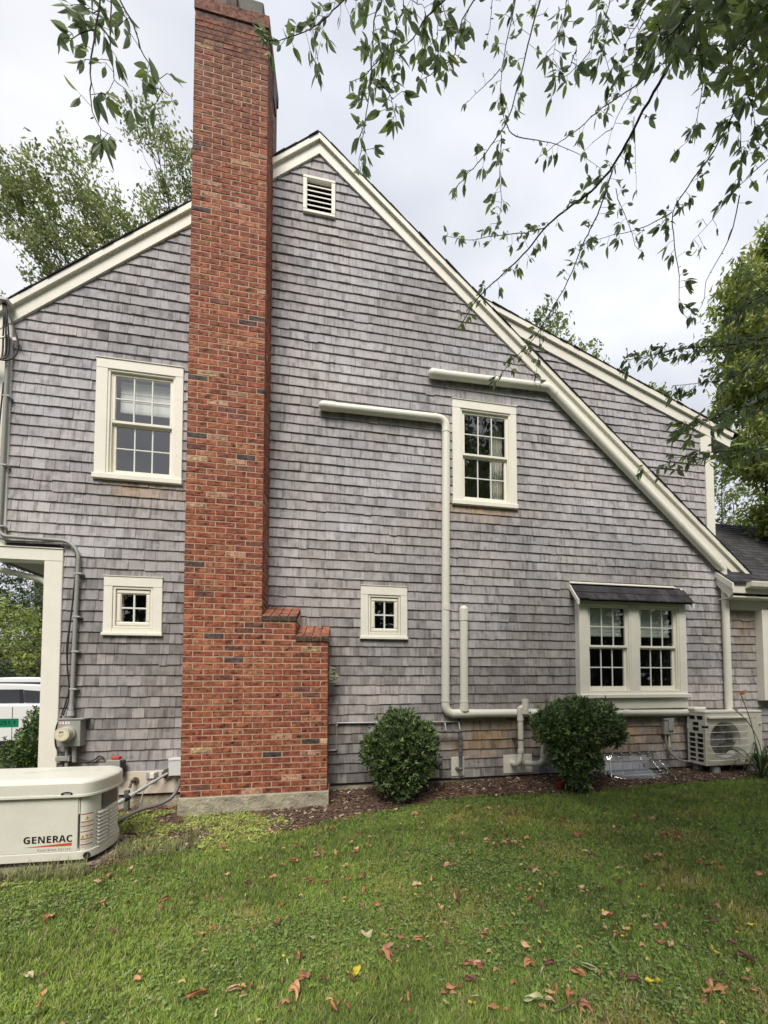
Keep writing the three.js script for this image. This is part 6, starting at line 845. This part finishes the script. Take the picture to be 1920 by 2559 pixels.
// ---------------------------------------------------------------- fallen leaves, one by one
{
  function curled(len, w, c1, c2) { const P = [], U = [], n = 6, m = 4, at = (i, j) => { const t = i / n, s = j / m * 2 - 1, hw = w * Math.pow(Math.sin(Math.PI * clamp(0.04 + 0.94 * Math.pow(t, 0.85), 0, 1)), 0.8); return [s * hw * Math.cos(s * c1), c1 * 0.6 * hw * s * s * 1.2 + c2 * len * (t - 0.5) * (t - 0.5) * 2 + 0.005 * Math.sin(t * 9 + s * 3 + c1 * 5) + 0.006 * s * Math.sin(t * 4 + c2 * 9), (t - 0.5) * len]; }; for (let i = 0; i < n; i++) for (let j = 0; j < m; j++) for (const [a, b] of [[0, 0], [1, 0], [1, 1], [0, 0], [1, 1], [0, 1]]) { P.push(...at(i + a, j + b)); U.push((j + b) / m, (i + a) / n); } const g = new THREE.BufferGeometry(); g.setAttribute('position', new THREE.Float32BufferAttribute(P, 3)); g.setAttribute('uv', new THREE.Float32BufferAttribute(U, 2)); g.computeVertexNormals(); return g; }
  const geos = [curled(0.078, 0.021, 1.25, 0.2), curled(0.07, 0.022, 1.9, -0.3), curled(0.06, 0.02, 0.6, 0.2), curled(0.072, 0.017, 2.1, 0.12), curled(0.058, 0.022, -1.3, 0.35)];
  const mk = (r, g, b) => std({ color: rgb(r, g, b), map: T.leaf, roughness: 0.75, side: THREE.DoubleSide });
  const browns = [mk(0.62, 0.34, 0.18), mk(0.5, 0.24, 0.12), mk(0.68, 0.46, 0.29), mk(0.38, 0.17, 0.11), mk(0.2, 0.1, 0.075)], yell = [mk(0.68, 0.56, 0.05), mk(0.6, 0.5, 0.09)], pale = [mk(0.56, 0.6, 0.32), mk(0.6, 0.52, 0.34)];
  function fallen(x, z, g, m, s, label, group, cat = 'fallen leaf') { const o = shade(new THREE.Mesh(geos[g], m)); o.name = numbered('fallen_leaf'); o.position.set(x, gy(x, z) + 0.042, z); o.rotation.set(gauss() * 0.5, R(0, 6.28), gauss() * 0.55); o.scale.setScalar(s); scene.add(o); return tag(o, label, cat, group); }
  fallen(0.059, 3.514, 2, yell[0], 1.0, 'bright yellow leaf alone near the lower middle of the lawn');
  fallen(1.402, 3.908, 2, yell[0], 1.05, 'largest bright yellow leaf, low on the right lawn');
  fallen(1.178, 3.740, 0, pale[0], 1.35, 'long pale green leaf lying flat, largest on the lawn');
  fallen(0.816, 3.892, 3, pale[0], 1.25, 'long narrow pale leaf near the bottom middle');
  fallen(1.280, 2.983, 2, yell[1], 0.75, 'golden yellow leaf left of a pale folded leaf');
  fallen(1.585, 2.980, 4, pale[1], 0.95, 'pale folded leaf in the middle of the right lawn');
  fallen(2.264, 3.627, 2, yell[0], 0.7, 'round yellow leaf at the right edge of the lawn');
  fallen(1.875, 3.767, 4, yell[1], 0.75, 'yellow leaf beside a brown clump at lower right');
  fallen(0.133, 3.194, 4, pale[1], 1.1, 'broad tan leaf right of the lawn middle');
  fallen(-1.481, 3.227, 3, pale[1], 1.0, 'pale narrow leaf alone at the lower left lawn');
  fallen(-0.527, 3.668, 4, pale[0], 0.7, 'pale leaf at the bottom left of centre');
  fallen(-0.646, 3.526, 0, browns[1], 1.25, 'large brown curled leaf low on the left lawn');
  fallen(-0.218, 3.604, 1, browns[0], 1.3, 'large reddish brown leaf pair low left of centre');
  fallen(0.216, 3.439, 0, browns[1], 1.25, 'dark reddish leaf beside the broad tan leaf');
  fallen(4.099, 1.550, 2, yell[0], 0.6, 'yellow leaf near the mulch edge before the heat pump');
  let last = null;
  for (let i = 0, n = 0; n < 285 && i < 4000; i++) { const dd = 1.7 + Math.pow(rnd(), 1.15) * 3.3, an = R(-0.62, 0.9), near = last && rnd() < 0.24, x = near ? last[0] + gauss() * 0.07 : Math.sin(an) * dd, z = near ? last[1] + gauss() * 0.07 : 5.715 - Math.cos(an) * dd, s = seen(V(x, 0, z)); if (!inLawn(x, z) || s.x < 20 || s.x > 1900 || s.y > 2555) continue; if (!near && rnd() > 0.28 + 0.72 * sst(200, 1500, s.x) * 0.8 + 0.12 * sst(2150, 2500, s.y)) continue; n++; last = [x, z]; const t = rnd(), where = `on the ${s.y > 2330 ? 'nearest' : s.y > 2170 ? 'middle' : 'farther'} ${s.x < 640 ? 'left' : s.x < 1280 ? 'central' : 'right'} lawn`, tn = Math.floor(R(0, 5)), put = (g, m, k, what, kind) => fallen(x, z, g, m, k, `${what} fallen leaf ${where}`, `${kind} leaves ${where}`);
    if (t < 0.83) put(Math.floor(R(0, 5)), browns[tn], R(0.45, 1.05), ['light brown curled', 'rusty brown curled', 'tan brown curled', 'dark reddish curled', 'dark brown shrivelled'][tn], ['light brown', 'rusty brown', 'tan brown', 'dark reddish', 'dark brown'][tn]); else if (t < 0.91) put(2, yell[i % 2], R(0.4, 0.7), 'small yellow', 'small yellow'); else put(0, pale[i % 2], R(0.45, 0.8), 'small pale', 'small pale');
  }
  const bits = []; for (let i = 0; i < 2600 && bits.length < 520; i++) { const dd = 1.6 + Math.pow(rnd(), 1.1) * 3.6, an = R(-0.62, 0.92), x = Math.sin(an) * dd, z = 5.715 - Math.cos(an) * dd, s = seen(V(x, 0, z)); if (!inLawn(x, z) || s.x < 0 || s.x > 1920 || s.y > 2600 || rnd() > 0.25 + 0.75 * sst(100, 1300, s.x)) continue; const c = [[0.5, 0.27, 0.14], [0.42, 0.2, 0.11], [0.6, 0.4, 0.22], [0.16, 0.09, 0.07], [0.62, 0.52, 0.2]][Math.floor(R(0, 5))]; bits.push([V(x, gy(x, z) + 0.034, z), tilt(0.5), R(0.2, 0.5), rgb(...c)]); }
  tag(scatter(scene, 'leaf_litter', geos[1], std({ map: T.leaf, roughness: 0.8, side: THREE.DoubleSide }), bits), 'small dry leaf fragments strewn thinly through the lawn', 'leaf litter');
  const st = (a, b, r, l) => { const A = V(a[0], gy(...a) + 0.045, a[1]), B = V(b[0], gy(...b) + 0.05, b[1]), P = []; for (let i = 0; i <= 8; i++) P.push(A.clone().lerp(B, i / 8).add(V(gauss() * 0.004, gauss() * 0.004, gauss() * 0.004))); tag(add(scene, 'fallen_twig', [sweep(P, (k) => r * (1.1 - 0.5 * k), 6), sweep([P[5], P[5].clone().add(V(0.03, 0.005, 0.05))], r * 0.5, 5)], std({ map: T.bark, color: rgb(1.4, 1.35, 1.25) })), l, 'twig'); };
  st([0.867, 3.989], [1.112, 3.905], 0.004, 'pale bare twig lying at the bottom of the right lawn');
  st([1.746, 3.694], [1.850, 3.801], 0.0025, 'thin pale twig lying on the right lawn');
  st([0.504, 2.604], [0.539, 2.681], 0.002, 'short straw coloured twig near the lawn middle');
}
renderer.render(scene, camera);
